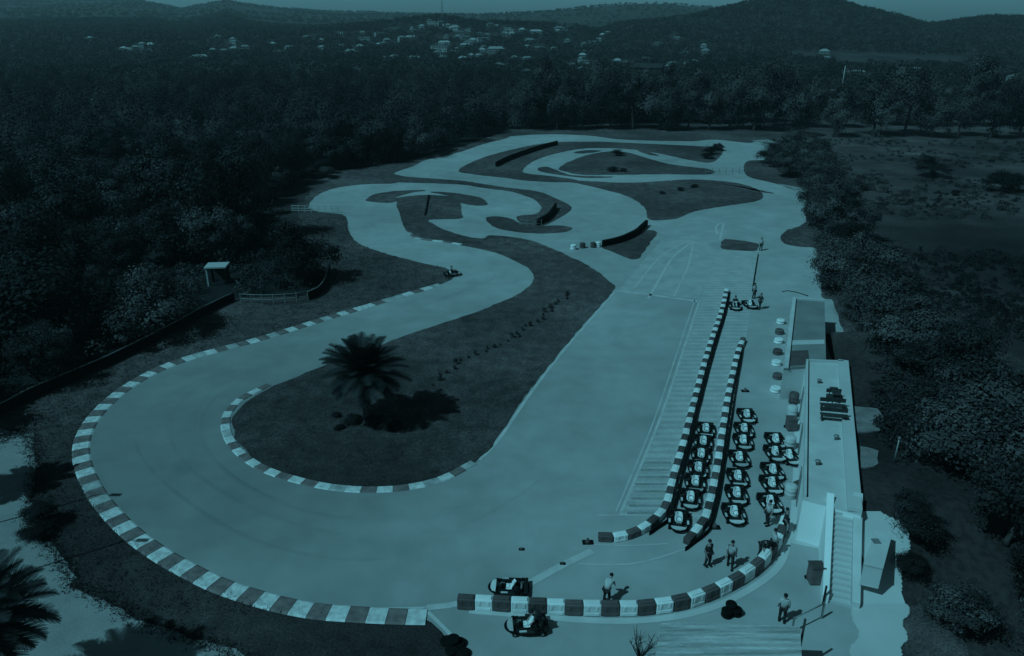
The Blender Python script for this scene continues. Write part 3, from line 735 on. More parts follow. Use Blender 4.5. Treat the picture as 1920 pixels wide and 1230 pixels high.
def bank_grid(name, px, m, dz, st=.07):
    P = [GB(a, b) for a, b in px]; x0 = min(p.x for p in P); x1 = max(p.x for p in P); y0 = min(p.y for p in P); y1 = max(p.y for p in P)
    nx = int((x1-x0)/st)+2; ny = int((y1-y0)/st)+2; V = []; F = []
    for j in range(ny):
        for i in range(nx): x = x0+i*st; y = y0+j*st; V.append((x, y, bank(max(x, xb(y)+.01), y) + dz))
    for j in range(ny-1):
        for i in range(nx-1):
            x = x0+(i+.5)*st; y = y0+(j+.5)*st; w = Vector((x, y, 0))
            if inside((x + noise.noise(w*.9)*.3, y + noise.noise(w*.9+Vector((4,4,4)))*.3), P): F.append((j*nx+i, j*nx+i+1, (j+1)*nx+i+1, (j+1)*nx+i))
    us = sorted({k for f_ in F for k in f_}); mp = {k: i for i, k in enumerate(us)}
    tag(link(name, pymesh(name, [V[k] for k in us], [tuple(mp[k] for k in f_) for f_ in F], True), m), kind='structure')
bank_grid('concrete_yard', [(1616,964),(1640,966),(1690,976),(1704,985),(1708,1020),(1700,1062),(1688,1080),(1698,1140),(1697,1260),(1600,1260),(1606,1120)], 'concrete', .11)
bank_sheet('concrete_slab', [(1600,764),(1645,768),(1655,785),(1650,812),(1604,812)], 'worn_slab', .10)
bank_sheet('concrete_slab', [(1612,838),(1645,846),(1648,875),(1614,882)], 'worn_slab', .10)
# ------------------------------------------------------------ buildings
def quadroof(corners_px, z, root_name, label, cat, wall_m, roof_m, th=.18, parapet=None, ribs=0, floor=0.02, over=.0):
    C = [G(x, y, z) for x, y in corners_px]                # ordered far-left, far-right, near-right, near-left
    c = sum(C, Vector()) / 4; root = empty(root_name, (c.x, c.y, 0)); tag(root, label, cat)
    L = [Vector((p.x - c.x, p.y - c.y, 0)) for p in C]
    inn = [p * (1 - over) for p in L]
    MB().poly([p + Vector((0,0,floor)) for p in inn], (0, 0, z - th - floor)).build('wall', wall_m, root)
    MB().poly([p + Vector((0,0,z-th+.002)) for p in L], (0, 0, th)).build('roof', roof_m, root)
    return root, L
def lerp2(L, a, b): # a across 0..1 left->right, b depth 0..1 far->near
    return (L[0].lerp(L[1], a)).lerp(L[3].lerp(L[2], a), b)
# 1: grey roof pit building
r1, L1 = quadroof([(1486,560),(1546,564),(1549,684),(1470,690)], 2.5, 'pit_building', 'small flat roofed pit building with a grey roof and white left edge', 'building', 'white_roof', 'grey_roof')
def edge_strip(root, L, e, z, wd, h, m, name='parapet'):
    a, b = e; t = (b-a).normalized(); s = Vector((-t.y, t.x, 0))
    cen = (L[0]+L[1]+L[2]+L[3])/4
    if (cen - a).dot(s) < 0: s = -s
    MB().poly([a + Vector((0,0,z+.004)), b + Vector((0,0,z+.004)), b + s*wd + Vector((0,0,z+.004)), a + s*wd + Vector((0,0,z+.004))], (0,0,h)).build(name, m, root)
edge_strip(r1, L1, (L1[0], L1[3]), 2.5, .28, .18, 'white_roof'); 
edge_strip(r1, L1, (L1[0].lerp(L1[1], .08), L1[1]), 2.5, .22, .16, 'white_roof')
for a, b in ((.2,.5),(.7,.5)):
    q = lerp2(L1, a, b); 
MB().poly([lerp2(L1,.12,.8)+Vector((0,0,2.505)), lerp2(L1,.55,.8)+Vector((0,0,2.505)), lerp2(L1,.6,.98)+Vector((0,0,2.505)), lerp2(L1,.12,.98)+Vector((0,0,2.505))], (0,0,.03)).build('roof_patch', 'plastic_dark', r1)
MB().poly([lerp2(L1,.12,.66)+Vector((0,0,2.505)), lerp2(L1,.97,.66)+Vector((0,0,2.505)), lerp2(L1,.97,.72)+Vector((0,0,2.505)), lerp2(L1,.12,.72)+Vector((0,0,2.505))], (0,0,.03)).build('roof_patch', 'concrete', r1)
for b in (.15, .4, .7):
    q = lerp2(L1, 0, b); d = lerp2(L1, 0, b+.1) - q; nrm = Vector((-1, 0, 0)); a_ = math.atan2(d.y, d.x)
    w_ = MB().box((0,0,0), (1.6, .08, 1.0)).build('window', 'pale_metal', r1, q + Vector((-.02, 0, 1.4)), (0, 0, a_))
    MB().box((0, 0, 0), (1.4, .10, .84)).build('pane', 'glass', w_)
# 2: long white flat roof
r2, L2 = quadroof([(1511,678),(1590,681),(1616,962),(1506,932)], 2.6, 'pit_building', 'long white flat roofed terrace building with a raised right parapet', 'building', 'bright_wall', 'white_roof')
edge_strip(r2, L2, (L2[1], L2[2]), 2.6, .65, .20, 'concrete'); edge_strip(r2, L2, (L2[0], L2[3]), 2.6, .14, .20, 'white_roof')
edge_strip(r2, L2, (L2[0].lerp(L2[1], .06), L2[1].lerp(L2[0], .12)), 2.6, .12, .20, 'concrete')
# thin black strip standing in for the left parapet's shadow on the roof
a_, b_ = L2[0] + Vector((.16, 0, 0)), L2[3] + Vector((.16, 0, 0))
MB().poly([a_ + Vector((0,0,2.606)), b_ + Vector((0,0,2.606)), b_ + Vector((.07,0,2.606)), a_ + Vector((.07,0,2.606))], (0,0,.015)).build('parapet_shadow', 'black', r2)
for b in (.2, .5, .8):
    q = lerp2(L2, 0, b); d = lerp2(L2, 0, b+.1) - q
    w_ = MB().box((0,0,0), (1.0, .08, 2.0)).build('door', 'steel', r2, q + Vector((-.02, 0, 1.03)), (0, 0, math.atan2(d.y, d.x)))
    MB().box((.36, .06, 0), (.05, .06, .14)).build('handle', 'black', w_)
# 3: staircase with low side walls, coming down from the terrace towards the camera
SA, SB = G(1563,938,2.6), G(1600,944,2.6); SC, SD = G(1552,1130,0), G(1594,1136,0)
top = (SA+SB)/2; bot = (SC+SD)/2; ax = Vector((bot.x-top.x, bot.y-top.y, 0)); run = ax.length; ax.normalize(); sd_ = Vector((-ax.y, ax.x, 0)); 
if sd_.x < 0: sd_ = -sd_
r3 = empty('staircase', (bot.x, bot.y, 0)); tag(r3, 'wide pale concrete staircase with white side walls leading down from the terrace', 'staircase')
NS = 17; wt_, wb_ = (SB-SA).length, (SD-SC).length; mb = MB()
for i in range(NS):
    t0, t1 = i/NS, (i+1)/NS; zt = 2.6*(1-(i+1)/(NS+1)); a = top.lerp(bot, t0) - bot; b = top.lerp(bot, t1) - bot; a.z = b.z = 0
    wa, wb2 = (wt_*(1-t0)+wb_*t0)/2, (wt_*(1-t1)+wb_*t1)/2
    mb.poly([a - sd_*wa + Vector((0,0,.02)), a + sd_*wa + Vector((0,0,.02)), b + ax*.03 + sd_*wb2 + Vector((0,0,.02)), b + ax*.03 - sd_*wb2 + Vector((0,0,.02))], (0, 0, zt - .02 - .0007*i))
mb.build('steps', 'concrete', r3)
for sgn, th_ in ((-1, .34), (1, .42)):
    a = top - bot; a.z = 0; a = a - ax*(.1 if sgn < 0 else .6); b = ax*.15
    def side(p, wd, k): return p + sd_*sgn*(wd/2 + .004 + k)
    A0, A1 = side(a, wt_, 0), side(a, wt_, th_); B0, B1 = side(b, wb_, 0), side(b, wb_, th_*.8)
    hz0 = 2.6 + .30; hz1 = .42; V = []
    for p, h_ in ((A0, hz0), (A1, hz0), (B1, hz1), (B0, hz1)): V += [Vector((p.x, p.y, .02)), Vector((p.x, p.y, h_))]
    F = [(0,2,4,6),(1,7,5,3),(0,1,3,2),(2,3,5,4),(4,5,7,6),(6,7,1,0)]
    me = pymesh('side_wall', V, F); bm_ = bmesh.new(); bm_.from_mesh(me); bmesh.ops.recalc_face_normals(bm_, faces=bm_.faces[:]); bm_.to_mesh(me); bm_.free()
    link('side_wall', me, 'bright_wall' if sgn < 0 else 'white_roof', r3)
MB().tube([sd_*(-wb_/2-.2) + ax*.2 + Vector((0,0,.02)), sd_*(-wb_/2-.2) + ax*.2 + Vector((0,0,1.0))], .05, 8).build('end_post', 'black', r3)
# roof seams and vents on the terrace
for t in (.14, .27, .40, .53, .66, .79, .92):
    A = lerp2(L2, .05, t) + Vector((0,0,2.604)); B_ = lerp2(L2, .86, t) + Vector((0,0,2.604)); d = B_-A
    MB().box(tuple((A+B_)/2 + Vector((0,0,.006))), (d.length, .05, .012), rz=math.atan2(d.y, d.x)).build('roof_seam', 'concrete', r2)
for a, t in ((.3, .2), (.62, .62), (.25, .8)):
    q = lerp2(L2, a, t); MB().lathe([(.09,2.604),(.09,2.8),(.16,2.82),(.14,2.88),(.05,2.92)], (q.x, q.y, 0), 12).build('vent', 'steel', r2)
# 4: low white box in the yard
ZB = GB(1640,1056).z - .05; ZT = GB(1655,1005).z - .02; C4 = [G(1641,994,ZT+.55), G(1672,1003,ZT+.55), G(1656,1064,ZT+.55), G(1620,1056,ZT+.55)]
c4 = sum(C4, Vector())/4; r4 = empty('water_tank', (c4.x, c4.y, ZB)); tag(r4, 'low white concrete tank in the bright yard right of the ribbed canopy', 'tank')
L4 = [Vector((p.x-c4.x, p.y-c4.y, 0)) for p in C4]
TH = ZT + .55 - ZB; MB().poly([p for p in L4], (0,0,TH-.07)).build('tank_wall', 'white_roof', r4)
MB().poly([p*1.03 + Vector((0,0,TH-.068)) for p in L4], (0,0,.068)).build('lid', 'white_roof', r4)
MB().box((.1, .5, TH+.02), (.35, .35, .04), bev=.01).build('hatch', 'steel', r4)
p = G(1679, 985, ZT); r_ = empty('valve_post', (p.x, p.y, ZT)); tag(r_, 'small dark valve post behind the low white tank', 'valve')
MB().lathe([(.08,0),(.08,.5),(.12,.52),(.12,.6),(.06,.64)], seg=12).build('stem', 'plastic_dark', r_)
MB().tube([Vector((.12*math.cos(a),.12*math.sin(a),.68)) for a in [k*math.pi/6 for k in range(12)]], .02, 6, closed=True).build('handwheel', 'plastic_dark', r_)
# 5: bottom corrugated hut
z5 = 2.3; C5 = [G(1240,1166,z5), G(1500,1176,z5), G(1508,1330,z5), G(1212,1330,z5)]
c5 = sum(C5, Vector())/4; r5 = empty('corrugated_hut', (c5.x, c5.y, 0)); tag(r5, 'hut with a weathered corrugated roof at the bottom edge', 'hut')
L5 = [Vector((p.x-c5.x, p.y-c5.y, 0)) for p in C5]
MB().poly([p*.94 + Vector((0,0,.02)) for p in L5], (0,0,z5-.22)).build('wall', 'dark_wall', r5)
M['corrugated'] = mat('corrugated', g3(.38), .6, .42, 1.1, .2, 12, stretch=(.28, 5.5, 1), fine=.2)
v = []; f = []; NX = 180
q0, q1, q2, q3 = L5
ns = 110
for i in range(ns*2+1):
    t = i/(ns*2); a = q0.lerp(q3, t); b = q1.lerp(q2, t); z = z5 + (.028 if i % 2 else 0)
    v += [Vector((a.x, a.y, z)), Vector((b.x, b.y, z))]
f = [(2*i, 2*i+2, 2*i+3, 2*i+1) for i in range(ns*2)]
o = link('roof', pymesh('roof', v, f), 'corrugated', r5); md = o.modifiers.new('s', 'SOLIDIFY'); md.thickness = .03; md.offset = 1
MB().tube([q1 + Vector((.1,-.1,0)), q1 + Vector((.1,-.1,z5+.5))], .05, 8).build('corner_post', 'wood', r5)
for k in range(0):
    a = lerp2(L5, .1+.09*k + rng.uniform(-.05,.05), rng.uniform(.05,.5))
    MB().box(tuple(a + Vector((0,0,z5+.05))), (rng.uniform(.5,1.3), .05, .03), rz=rng.uniform(-.1,.1)).build('batten', 'wood', r5)
# small white open shelter in the wood on the left
p = G(412, 532); r6 = empty('open_shelter', (p.x, p.y, 0), R(6)); tag(r6, 'small open shelter with a pale roof edge at the border of the dark wood', 'shelter')
MB().box((0, 0, 1.95), (2.1, 1.7, .14)).build('roof', 'pale_metal', r6)
for sx, sy in ((-.9,-.7),(.9,-.7),(-.9,.7),(.9,.7)):
    MB().box((sx, sy, .94), (.13 if sx < 0 and sy < 0 else .07, .12, 1.88)).build('post', 'pale_metal' if sx < 0 and sy < 0 else 'black', r6)
MB().box((0, .76, .9), (1.75, .04, 1.7)).build('back_panel', 'dark_wall', r6)
# benches and unit on the terrace
def bench(px, py, ln, rz, label):
    p = G(px, py, 2.6); r = empty('bench', (p.x, p.y, 2.604), rz); tag(r, label, 'bench')
    MB().box((0, 0, .42), (ln, .36, .05), bev=.01).build('seat', 'wood', r)
    MB().box((0, .20, .66), (ln, .04, .26), bev=.01).build('backrest', 'wood', r)
    for s in (-1, 1): MB().box((s*ln*.42, .04, .20), (.06, .34, .39)).build('leg', 'wood', r)
bench(1562, 790, 1.55, R(-12), 'nearest dark wooden bench on the white terrace roof')
bench(1560, 771, 1.5, R(-10), 'second dark wooden bench on the white terrace roof')
bench(1562, 753, .9, R(-8), 'short dark bench behind the longer ones on the white terrace roof')
p = G(1566, 760, 2.6); rt = empty('table', (p.x+.1, p.y+.5, 2.604), R(80)); tag(rt, 'dark wooden table behind the benches on the white terrace roof', 'table')
MB().box((0,0,.72), (1.1,.5,.05), bev=.01).build('table_top', 'wood', rt)
for sx in (-1,1):
    for sy in (-1,1): MB().box((sx*.48, sy*.2, .35), (.05,.05,.70)).build('leg', 'wood', rt)
p = G(1511, 925); ra = empty('folding_sign', (p.x-.6, p.y, .03), R(30)); tag(ra, 'small dark folding board at the near corner of the terrace building', 'sign')
for s in (-1, 1): MB().box((0, s*.16, .40), (.5, .03, .85), rot=Matrix.Rotation(R(18)*s, 3, 'X')).build('board', 'plastic_dark', ra)

# ------------------------------------------------------------ foliage
def leaf_quads(centers, size, nrm=None, shade=None, name='crown', m='leaf', parent=None, two=True, aspect=.6):
    N = len(centers); a = nr.normal(size=(N, 3))
    if nrm is not None: a -= (a*nrm).sum(1)[:, None]*nrm
    a /= np.linalg.norm(a, axis=1)[:, None]
    b = nr.normal(size=(N, 3)); b -= (b*a).sum(1)[:, None]*a
    if nrm is not None: b = np.cross(nrm, a)
    b /= np.linalg.norm(b, axis=1)[:, None]
    s = (np.asarray(size) * nr.uniform(.6, 1.3, N))[:, None] if np.ndim(size) == 0 else (size * nr.uniform(.6, 1.3, N))[:, None]
    v = np.stack([centers - a*s*.5, centers + b*s*.5*aspect, centers + a*s*.5, centers - b*s*.5*aspect], 1).reshape(-1, 3)
    return quadmesh(v, shade, name)
def quadmesh(v, shade, name):
    n = len(v) // 4; me = bpy.data.meshes.new(name)
    me.vertices.add(len(v)); me.vertices.foreach_set('co', np.ascontiguousarray(v, dtype=np.float32).ravel())
    me.loops.add(n*4); me.loops.foreach_set('vertex_index', np.arange(n*4, dtype=np.int32))
    me.polygons.add(n); me.polygons.foreach_set('loop_start', np.arange(0, n*4, 4, dtype=np.int32))
    me.update(calc_edges=True)
    if shade is not None:
        at = me.attributes.new('shade', 'FLOAT', 'POINT'); at.data.foreach_set('value', np.repeat(shade, 4).astype(np.float32))
    me.validate(); return me
def crown_mesh(rad, ht, z0, nclump, nleaf, lsize, seed, name='crown'):
    rs = np.random.RandomState(seed); cs = []
    nl = rs.randint(4, 8); lob = []; nn = []
    for i in range(nl):
        a = rs.uniform(0, 2*math.pi); d = rad * rs.uniform(.15, .55)
        lob.append((np.array([math.cos(a)*d, math.sin(a)*d, z0 + ht*rs.uniform(.28, .72)]), rad*rs.uniform(.42, .62), ht*rs.uniform(.26, .38)))
    cc = []; cs_ = []
    for i in range(nclump):
        L = lob[rs.randint(nl)]; d = rs.normal(size=3); d /= np.linalg.norm(d); d[2] = abs(d[2])*1.0 if rs.rand() < .72 else d[2]
        k = rs.uniform(.70, 1.05); c = L[0] + d*np.array([L[1], L[1], L[2]])*k
        n = int(nleaf / nclump * rs.uniform(.5, 1.6)); sg = rad*rs.uniform(.09, .17)
        pts = c + rs.normal(size=(n, 3))*sg*np.array([1, 1, .7]); cc.append(pts); q_ = (pts - L[0])/np.array([L[1], L[1], L[2]]); q_ /= np.linalg.norm(q_, axis=1)[:, None]; q_ = q_ + (pts - c)/sg*.35 + rs.normal(size=(n, 3))*.38 + np.array([0, 0, .25]); nn.append(q_/np.linalg.norm(q_, axis=1)[:, None]); cs_.append(np.full(n, rs.uniform(.35, 2.0))*rs.uniform(.85, 1.15, n))
    c = np.concatenate(cc); s = np.concatenate(cs_); c[:, 2] = np.maximum(c[:, 2], .08)
    return leaf_quads(c, lsize, nrm=np.concatenate(nn), shade=s, name=name)
def trunk_mesh(h, r0, seed, limbs=5, spread=1.6):
    q = random.Random(seed); mb = MB()
    top = Vector((q.uniform(-.3,.3), q.uniform(-.3,.3), h))
    mb.tube([(0,0,0), (0,0,h*.12), top*.5, top], [r0*1.4, r0, r0*.8, r0*.55], 8)
    for i in range(limbs):
        a = 2*math.pi*i/limbs + q.uniform(-.4,.4); st = top * q.uniform(.55, 1.0)
        e = st + Vector((math.cos(a)*spread*q.uniform(.6,1), math.sin(a)*spread*q.uniform(.6,1), h*q.uniform(.3,.7)))
        mb.tube([st, st.lerp(e, .5) + Vector((0,0,.15)), e], [r0*.45, r0*.3, r0*.12], 6)
    bmesh.ops.recalc_face_normals(mb.b, faces=mb.b.faces[:])
    me = bpy.data.meshes.new('trunk'); mb.b.to_mesh(me); mb.b.free(); me.materials.append(M['bark']); return me
VAR = []
for i in range(9):
    rad = 2.6 + .25*(i % 4); ht = 5.0 + .5*(i % 3)
    cm = crown_mesh(rad, ht, .1, 62, 9500, .21, 100+i); tm = trunk_mesh(ht*.45, .16, 50+i, 5, rad*.5)
    VAR.append((cm, tm, rad, ht))

def tree(x, y, s, label, group, pale, var, name='broadleaf_tree', sx=1.0, zs=1.0, cat='tree'):
    cm, tm, rad, ht = VAR[var]
    r = empty(name, (x, y, bank(x, y)), rng.uniform(0, 6.28)); tag(r, label, cat, group)
    t = bpy.data.objects.new('trunk', tm); COL.objects.link(t); t.parent = r
    key = cm.name + pale
    me = CR.get(key)
    if me is None:
        me = cm.copy(); me.materials.append(M[pale]); CR[key] = me
    c = bpy.data.objects.new('crown', me); COL.objects.link(c); c.parent = r
    r.scale = (s*sx, s*sx, s*zs); return r
CR = {}
# candidate positions: wood on the left and behind, hedge on the right
cand = []
def poisson(polyfn, x0, x1, y0, y1, sp, jit=.42):
    y = y0; k = 0
    while y < y1:
        x = x0 + (k % 2)*sp/2
        while x < x1:
            px, py = x + rng.uniform(-1,1)*sp*jit, y + rng.uniform(-1,1)*sp*jit
            if polyfn(px, py): yield px, py
            x += sp
        y += sp*.87; k += 1
def vis(x, y, h=6, mx=90):
    a, b = proj(x, y, 0); c, d = proj(x, y, h)
    return -mx-6000/max(y,20) < a < 1920+mx+6000/max(y,20) and d < 1280
HEDGE = [(1452,300),(1500,300),(1560,340),(1600,430),(1650,560),(1700,640),(1760,720),(1860,830),(1960,900),(1990,1300),(1780,1300),(1790,1180),(1775,1090),(1765,1010),(1745,940),(1730,860),(1700,760),(1640,690),(1590,600),(1556,540),(1540,480),(1530,420),(1515,370),(1480,340),(1430,320)]
hp = sharp(HEDGE)
fwd = lambda x, y: inside((x, y), forest_poly) and vis(x, y)
for x, y in poisson(fwd, -260, 60, 40, 330, 4.9): 
    d = 5.6
    cand.append((x, y, 'L'))
for x, y in poisson(lambda a, b: inside((a, b), hp) and vis(a, b), 5, 120, 20, 190, 3.5): cand.append((x, y, 'R'))
def blocks(c, win):
    a, b = proj(c[0], c[1], 0); e, f_ = proj(c[0], c[1], 6.5); rr = 3.6*1400/max(c[1], 1)
    return a + rr > win[0] and a - rr < win[2] and b > win[3] - 4 and f_ < win[3] and b - (win[3]) < 150
cand = [c for c in cand if not (c[2] == 'L' and (blocks(c, (378,480,452,548)) or blocks(c, (560,385,640,400))))]
_sh = G(412, 532)
def shades(c):
    dx, dy = _sh.x - c[0], _sh.y - c[1]; al = dx*SHX + dy*SHY; ac = abs(dx*SHY - dy*SHX)
    return -1 < al < 9 and ac < 4.6
cand = [c for c in cand if not (c[2] == 'L' and shades(c))]
# keep crowns of the wood off the belt fence
def far_row(x0, x1, yy, sp):
    x = x0
    while x < x1:
        p = G(x, yy + rng.uniform(-3, 3)); cand.append((p.x, p.y, 'B')); x += sp*rng.uniform(.8, 1.2)
far_row(1490, 1935, 256, 62); far_row(1470, 1930, 236, 50); far_row(990, 1420, 244, 46); far_row(980, 1440, 230, 46)
cand.sort(key=lambda c: (c[0]**2 + c[1]**2) * (.01 if c[2] == 'B' else 1))
IND = cand[:292]; REST = cand[292:]
GR = {'L': ('dark bushy tree in the dense wood left of the track', 'trees of the wood left of the track'),
      'R': ('bushy tree in the ragged hedge right of the pit buildings', 'trees of the hedge right of the pit buildings'),
      'B': ('rounded tree in the row at the far edge of the circuit', 'trees in the row beyond the circuit')}
# lone, recognisable trees and bushes
tree(*G(1748,332).xy, .95, 'broad dark bush standing alone in the open field on the right', None, 'leaf', 1, 'bush', 1.15, .62, 'bush')
tree(*G(1880,360).xy, 1.0, 'wide dark bush at the right edge of the open field', None, 'leaf', 2, 'bush', 1.2, .62, 'bush')
tree(*G(1486,285).xy, 1.0, 'pale rounded tree at the far right corner of the circuit', None, 'leaf_pale', 3, 'broadleaf_tree', 1.0, .85)
tree(*G(1788,366).xy, .3, 'small low shrub between the two bushes in the open field', None, 'leaf', 4, 'shrub', 1.2, .6, 'shrub')
tree(*G(605,334).xy, .55, 'pale low bush at the edge of the wood above the upper track', None, 'leaf_pale', 5, 'bush', 1.3, .6, 'bush')
tree(*G(1660,655).xy, .8, 'pale leafy bush on the inner side of the right hedge', None, 'leaf_pale', 6, 'bush', 1.2, .6, 'bush')
tree(*G(1640,600).xy, .7, 'pale bush just right of the grey roofed building', None, 'leaf_pale', 7, 'bush', 1.3, .55, 'bush')
tree(*G(1790,1185).xy, .55, 'pale flowering bush at the bottom right corner', None, 'leaf_pale', 8, 'bush', 1.2, .7, 'bush')
for n_, (x, y, kd) in enumerate(IND):
    q, g = GR[kd]
    if kd == 'L': s = rng.choice([.6, .85, 1.1, 1.3, 1.75])*rng.uniform(.9, 1.1); zs = rng.uniform(.7, 1.1); pale = 'leaf_pale' if rng.random() < .22 else 'leaf'
    elif kd == 'R': s = rng.uniform(.75, 1.2); zs = rng.uniform(.7, 1.0); pale = 'leaf_pale' if rng.random() < .75 else 'leaf'
    else: s = rng.uniform(1.4, 2.1); zs = rng.uniform(1.1, 1.45); pale = 'leaf_pale' if rng.random() < .75 else 'leaf'
    if kd == 'L':       # smaller where the fence is close
        pxx, pyy = proj(x, y, 0)
    if pale == 'leaf_pale': q = 'paler ' + q.replace('dark ', ''); g = 'paler ' + g
    tree(x, y, s, q, g, pale, n_ % 9, sx=1.0, zs=zs)
# far wood: one mass
HS = [(658,98,0),(675,88,4),(684,75,1),(680,60,0),(742,54,1),(770,70,3),(833,80,3),(830,82,0),(820,94,4),(778,108,3),(740,108,0),(805,40,2),(812,45,1),(826,46,2),(838,48,1),(848,52,4),(856,56,2),(862,62,0),(826,100,4),(872,71,0),(884,102,4),(907,90,2),(930,94,3),(873,84,3),(935,124,4),(987,139,2),(979,56,4),(1005,60,3),(920,46,0),(900,63,0),(946,64,4),(1055,52,0),(1093,118,1),(1088,112,2),(1070,122,0),(1106,120,4),(1290,119,4),(1262,121,0),(1545,98,4),(1550,108,0),(1606,137,3),(1712,132,1),(1720,134,4),(1900,155,2),(1880,158,4),(125,73,0),(170,73,4),(243,92,0),(246,98,2),(276,96,1),(375,108,3),(400,98,2),(420,95,0),(440,92,4),(460,88,0),(512,82,4),(576,70,0),(410,70,4),(1110,80,1),(1122,74,0),(1130,66,4),(1140,60,0),(1095,86,2),(1210,112,0)]
HS += [(rng.randint(640, 1075), rng.randint(46, 112), rng.choice([0,0,2,4,4,1])) for _ in range(46)] + [(rng.randint(180, 620), rng.randint(72, 104), rng.choice([0,4,2])) for _ in range(10)]
HS += [(rng.randint(1000, 1330), rng.randint(72, 140), rng.choice([0,4,4,2])) for _ in range(16)]
HPOS = [p_ for p_ in (GT(a, b + 3) for a, b, c_ in HS) if p_ is not None]; HX = np.array([p_.x for p_ in HPOS]); HY = np.array([p_.y for p_ in HPOS])
fv = []; fs_ = []
def clump(x, y, z, rad, h, n, lsz, rs, sr=(.35, 1.9)):
    d = rs.normal(size=(n, 3)); d /= np.linalg.norm(d, axis=1)[:, None]; d[:, 2] = np.abs(d[:, 2])
    c = np.array([x, y, z + h*.25]) + d*np.array([rad, rad, h*.75])*rs.uniform(.7, 1.05, (n, 1))
    m_ = d + rs.normal(size=(n, 3))*.4 + np.array([0, 0, .2]); m_ /= np.linalg.norm(m_, axis=1)[:, None]
    a = rs.normal(size=(n, 3)); a -= (a*m_).sum(1)[:, None]*m_; a /= np.linalg.norm(a, axis=1)[:, None]; b = np.cross(m_, a)
    s = lsz*rs.uniform(.6, 1.3, (n, 1))
    fv.append(np.stack([c-a*s*.5, c+b*s*.4, c+a*s*.5, c-b*s*.4], 1).reshape(-1, 3))
    fs_.append(np.full(n, rs.uniform(*sr))*rs.uniform(.75, 1.25, n))
rs = np.random.RandomState(5)
for x, y, kd in REST: clump(x, y, 0, rs.uniform(2.0, 4.4), rs.choice([3.5, 5, 6, 8.5])*rs.uniform(.85, 1.1), 800, .42, rs, (.25, 2.3))
FIELD = sharp([(1440,262),(1940,262),(2100,262),(2400,1300),(1700,1300),(1640,1000),(1622,700),(1570,480),(1545,400),(1500,300)])
VILL = lambda px, py: 560 < px < 1120 and py < 100
Y = 325.0; nclump = 0
while Y < 2600:
    sp = 7.5 if Y < 600 else (8.5 if Y < 1300 else 22)
    for u in np.arange(-.74, .74, sp / Y):
        x = (u + rs.uniform(-.4, .4)*sp/Y)*Y; y = Y + rs.uniform(-.5, .5)*sp
        h0 = max(float(H(x, y)), 0) if y > 330 else 0
        den = noise.noise(Vector((x*.006, y*.006, 0))) + .4*noise.noise(Vector((x*.02, y*.02, 4)))
        right = u > .10
        thr = -.8 if Y > 620 else (-.15 if right else -.8)
        if Y > 1200: thr = -.1
        if den < thr: continue
        if np.any((np.abs(HX*y/HY - x) < 9) & (HY - y > -8) & (HY - y < (22 if y < 700 else 13))): continue
        k = 1.0 if Y < 700 else 1.25
        n = 110 if Y < 600 else (42 if Y < 1200 else 22)
        clump(x, y, h0, rs.uniform(2.4, 4.6)*k, rs.uniform(3.0, 6.0), n, .95 if Y < 600 else (1.5 if Y < 1200 else 2.6), rs); nclump += 1
    Y += sp
for x, y in poisson(lambda a, b: vis(a, b) and (not inside((a, b), forest_poly)) and b > 205, -60, 230, 205, 335, 8.5):
    if noise.noise(Vector((x*.02, y*.02, 1))) > -.1: clump(x, y, 0, rs.uniform(2, 4), rs.uniform(2.5, 5.5), 260, .6, rs)
me = quadmesh(np.concatenate(fv), np.concatenate(fs_), 'far_woodland')
tag(link('far_woodland', me, 'leaf_far'), 'dark far woodland and scrub spreading over the plain and hills behind the circuit', 'woodland', kind='stuff')
# scrub and grass
gv = []; gs = []
def tufts(polys, n, hmin, hmax, bbox, extra=None):
    c = 0; t = 0; P = []
    while c < n and t < n*14:
        t += 1; x = rng.uniform(bbox[0], bbox[1]); y = rng.uniform(bbox[2], bbox[3])
        if any(inside((x, y), p) for p in polys) and (extra is None or extra(x, y)): P.append((x, y)); c += 1
    P = np.array(P); k = len(P)
    for b in range(3):
        a = rs.uniform(0, 6.28, k); h = rs.uniform(hmin, hmax, k); w_ = h*.28; lean = h*.5
        base = np.stack([P[:, 0] + rs.normal(size=k)*.08, P[:, 1] + rs.normal(size=k)*.08, np.full(k, .03)], 1)
        dx = np.stack([np.cos(a), np.sin(a), np.zeros(k)], 1); a2 = rs.uniform(0, 6.28, k)
        tip = base + np.stack([np.cos(a2)*lean, np.sin(a2)*lean, h], 1)
        q = np.stack([base - dx*w_[:, None], base + dx*w_[:, None], tip + dx*w_[:, None]*.3, tip - dx*w_[:, None]*.3], 1)
        gv.append(q.reshape(-1, 3)); gs.append(rs.uniform(.6, 1.5, k))
tufts([isl_poly[0]], 16000, .03, .09, (-20, 15, 32, 130))
vg = closed(VG, 2); asp = pA + pB + pK + pC
tufts([vg], 16000, .03, .10, (-45, 40, 26, 100), lambda x, y: not inside((x, y), asp))
fld = sharp([(1640,420),(1960,420),(2200,1300),(1700,1300),(1620,960),(1600,640)])
db = resample([G(a, b) for a, b in [(20,808),(60,820),(66,870),(63,950),(78,1005),(115,1045),(140,1100),(200,1122),(260,1160),(340,1190),(420,1215),(480,1270)]], .05)
P = np.array([(p.x + rng.gauss(0, .28), p.y + rng.gauss(0, .28)) for p in db for _ in range(5)]); k = len(P)
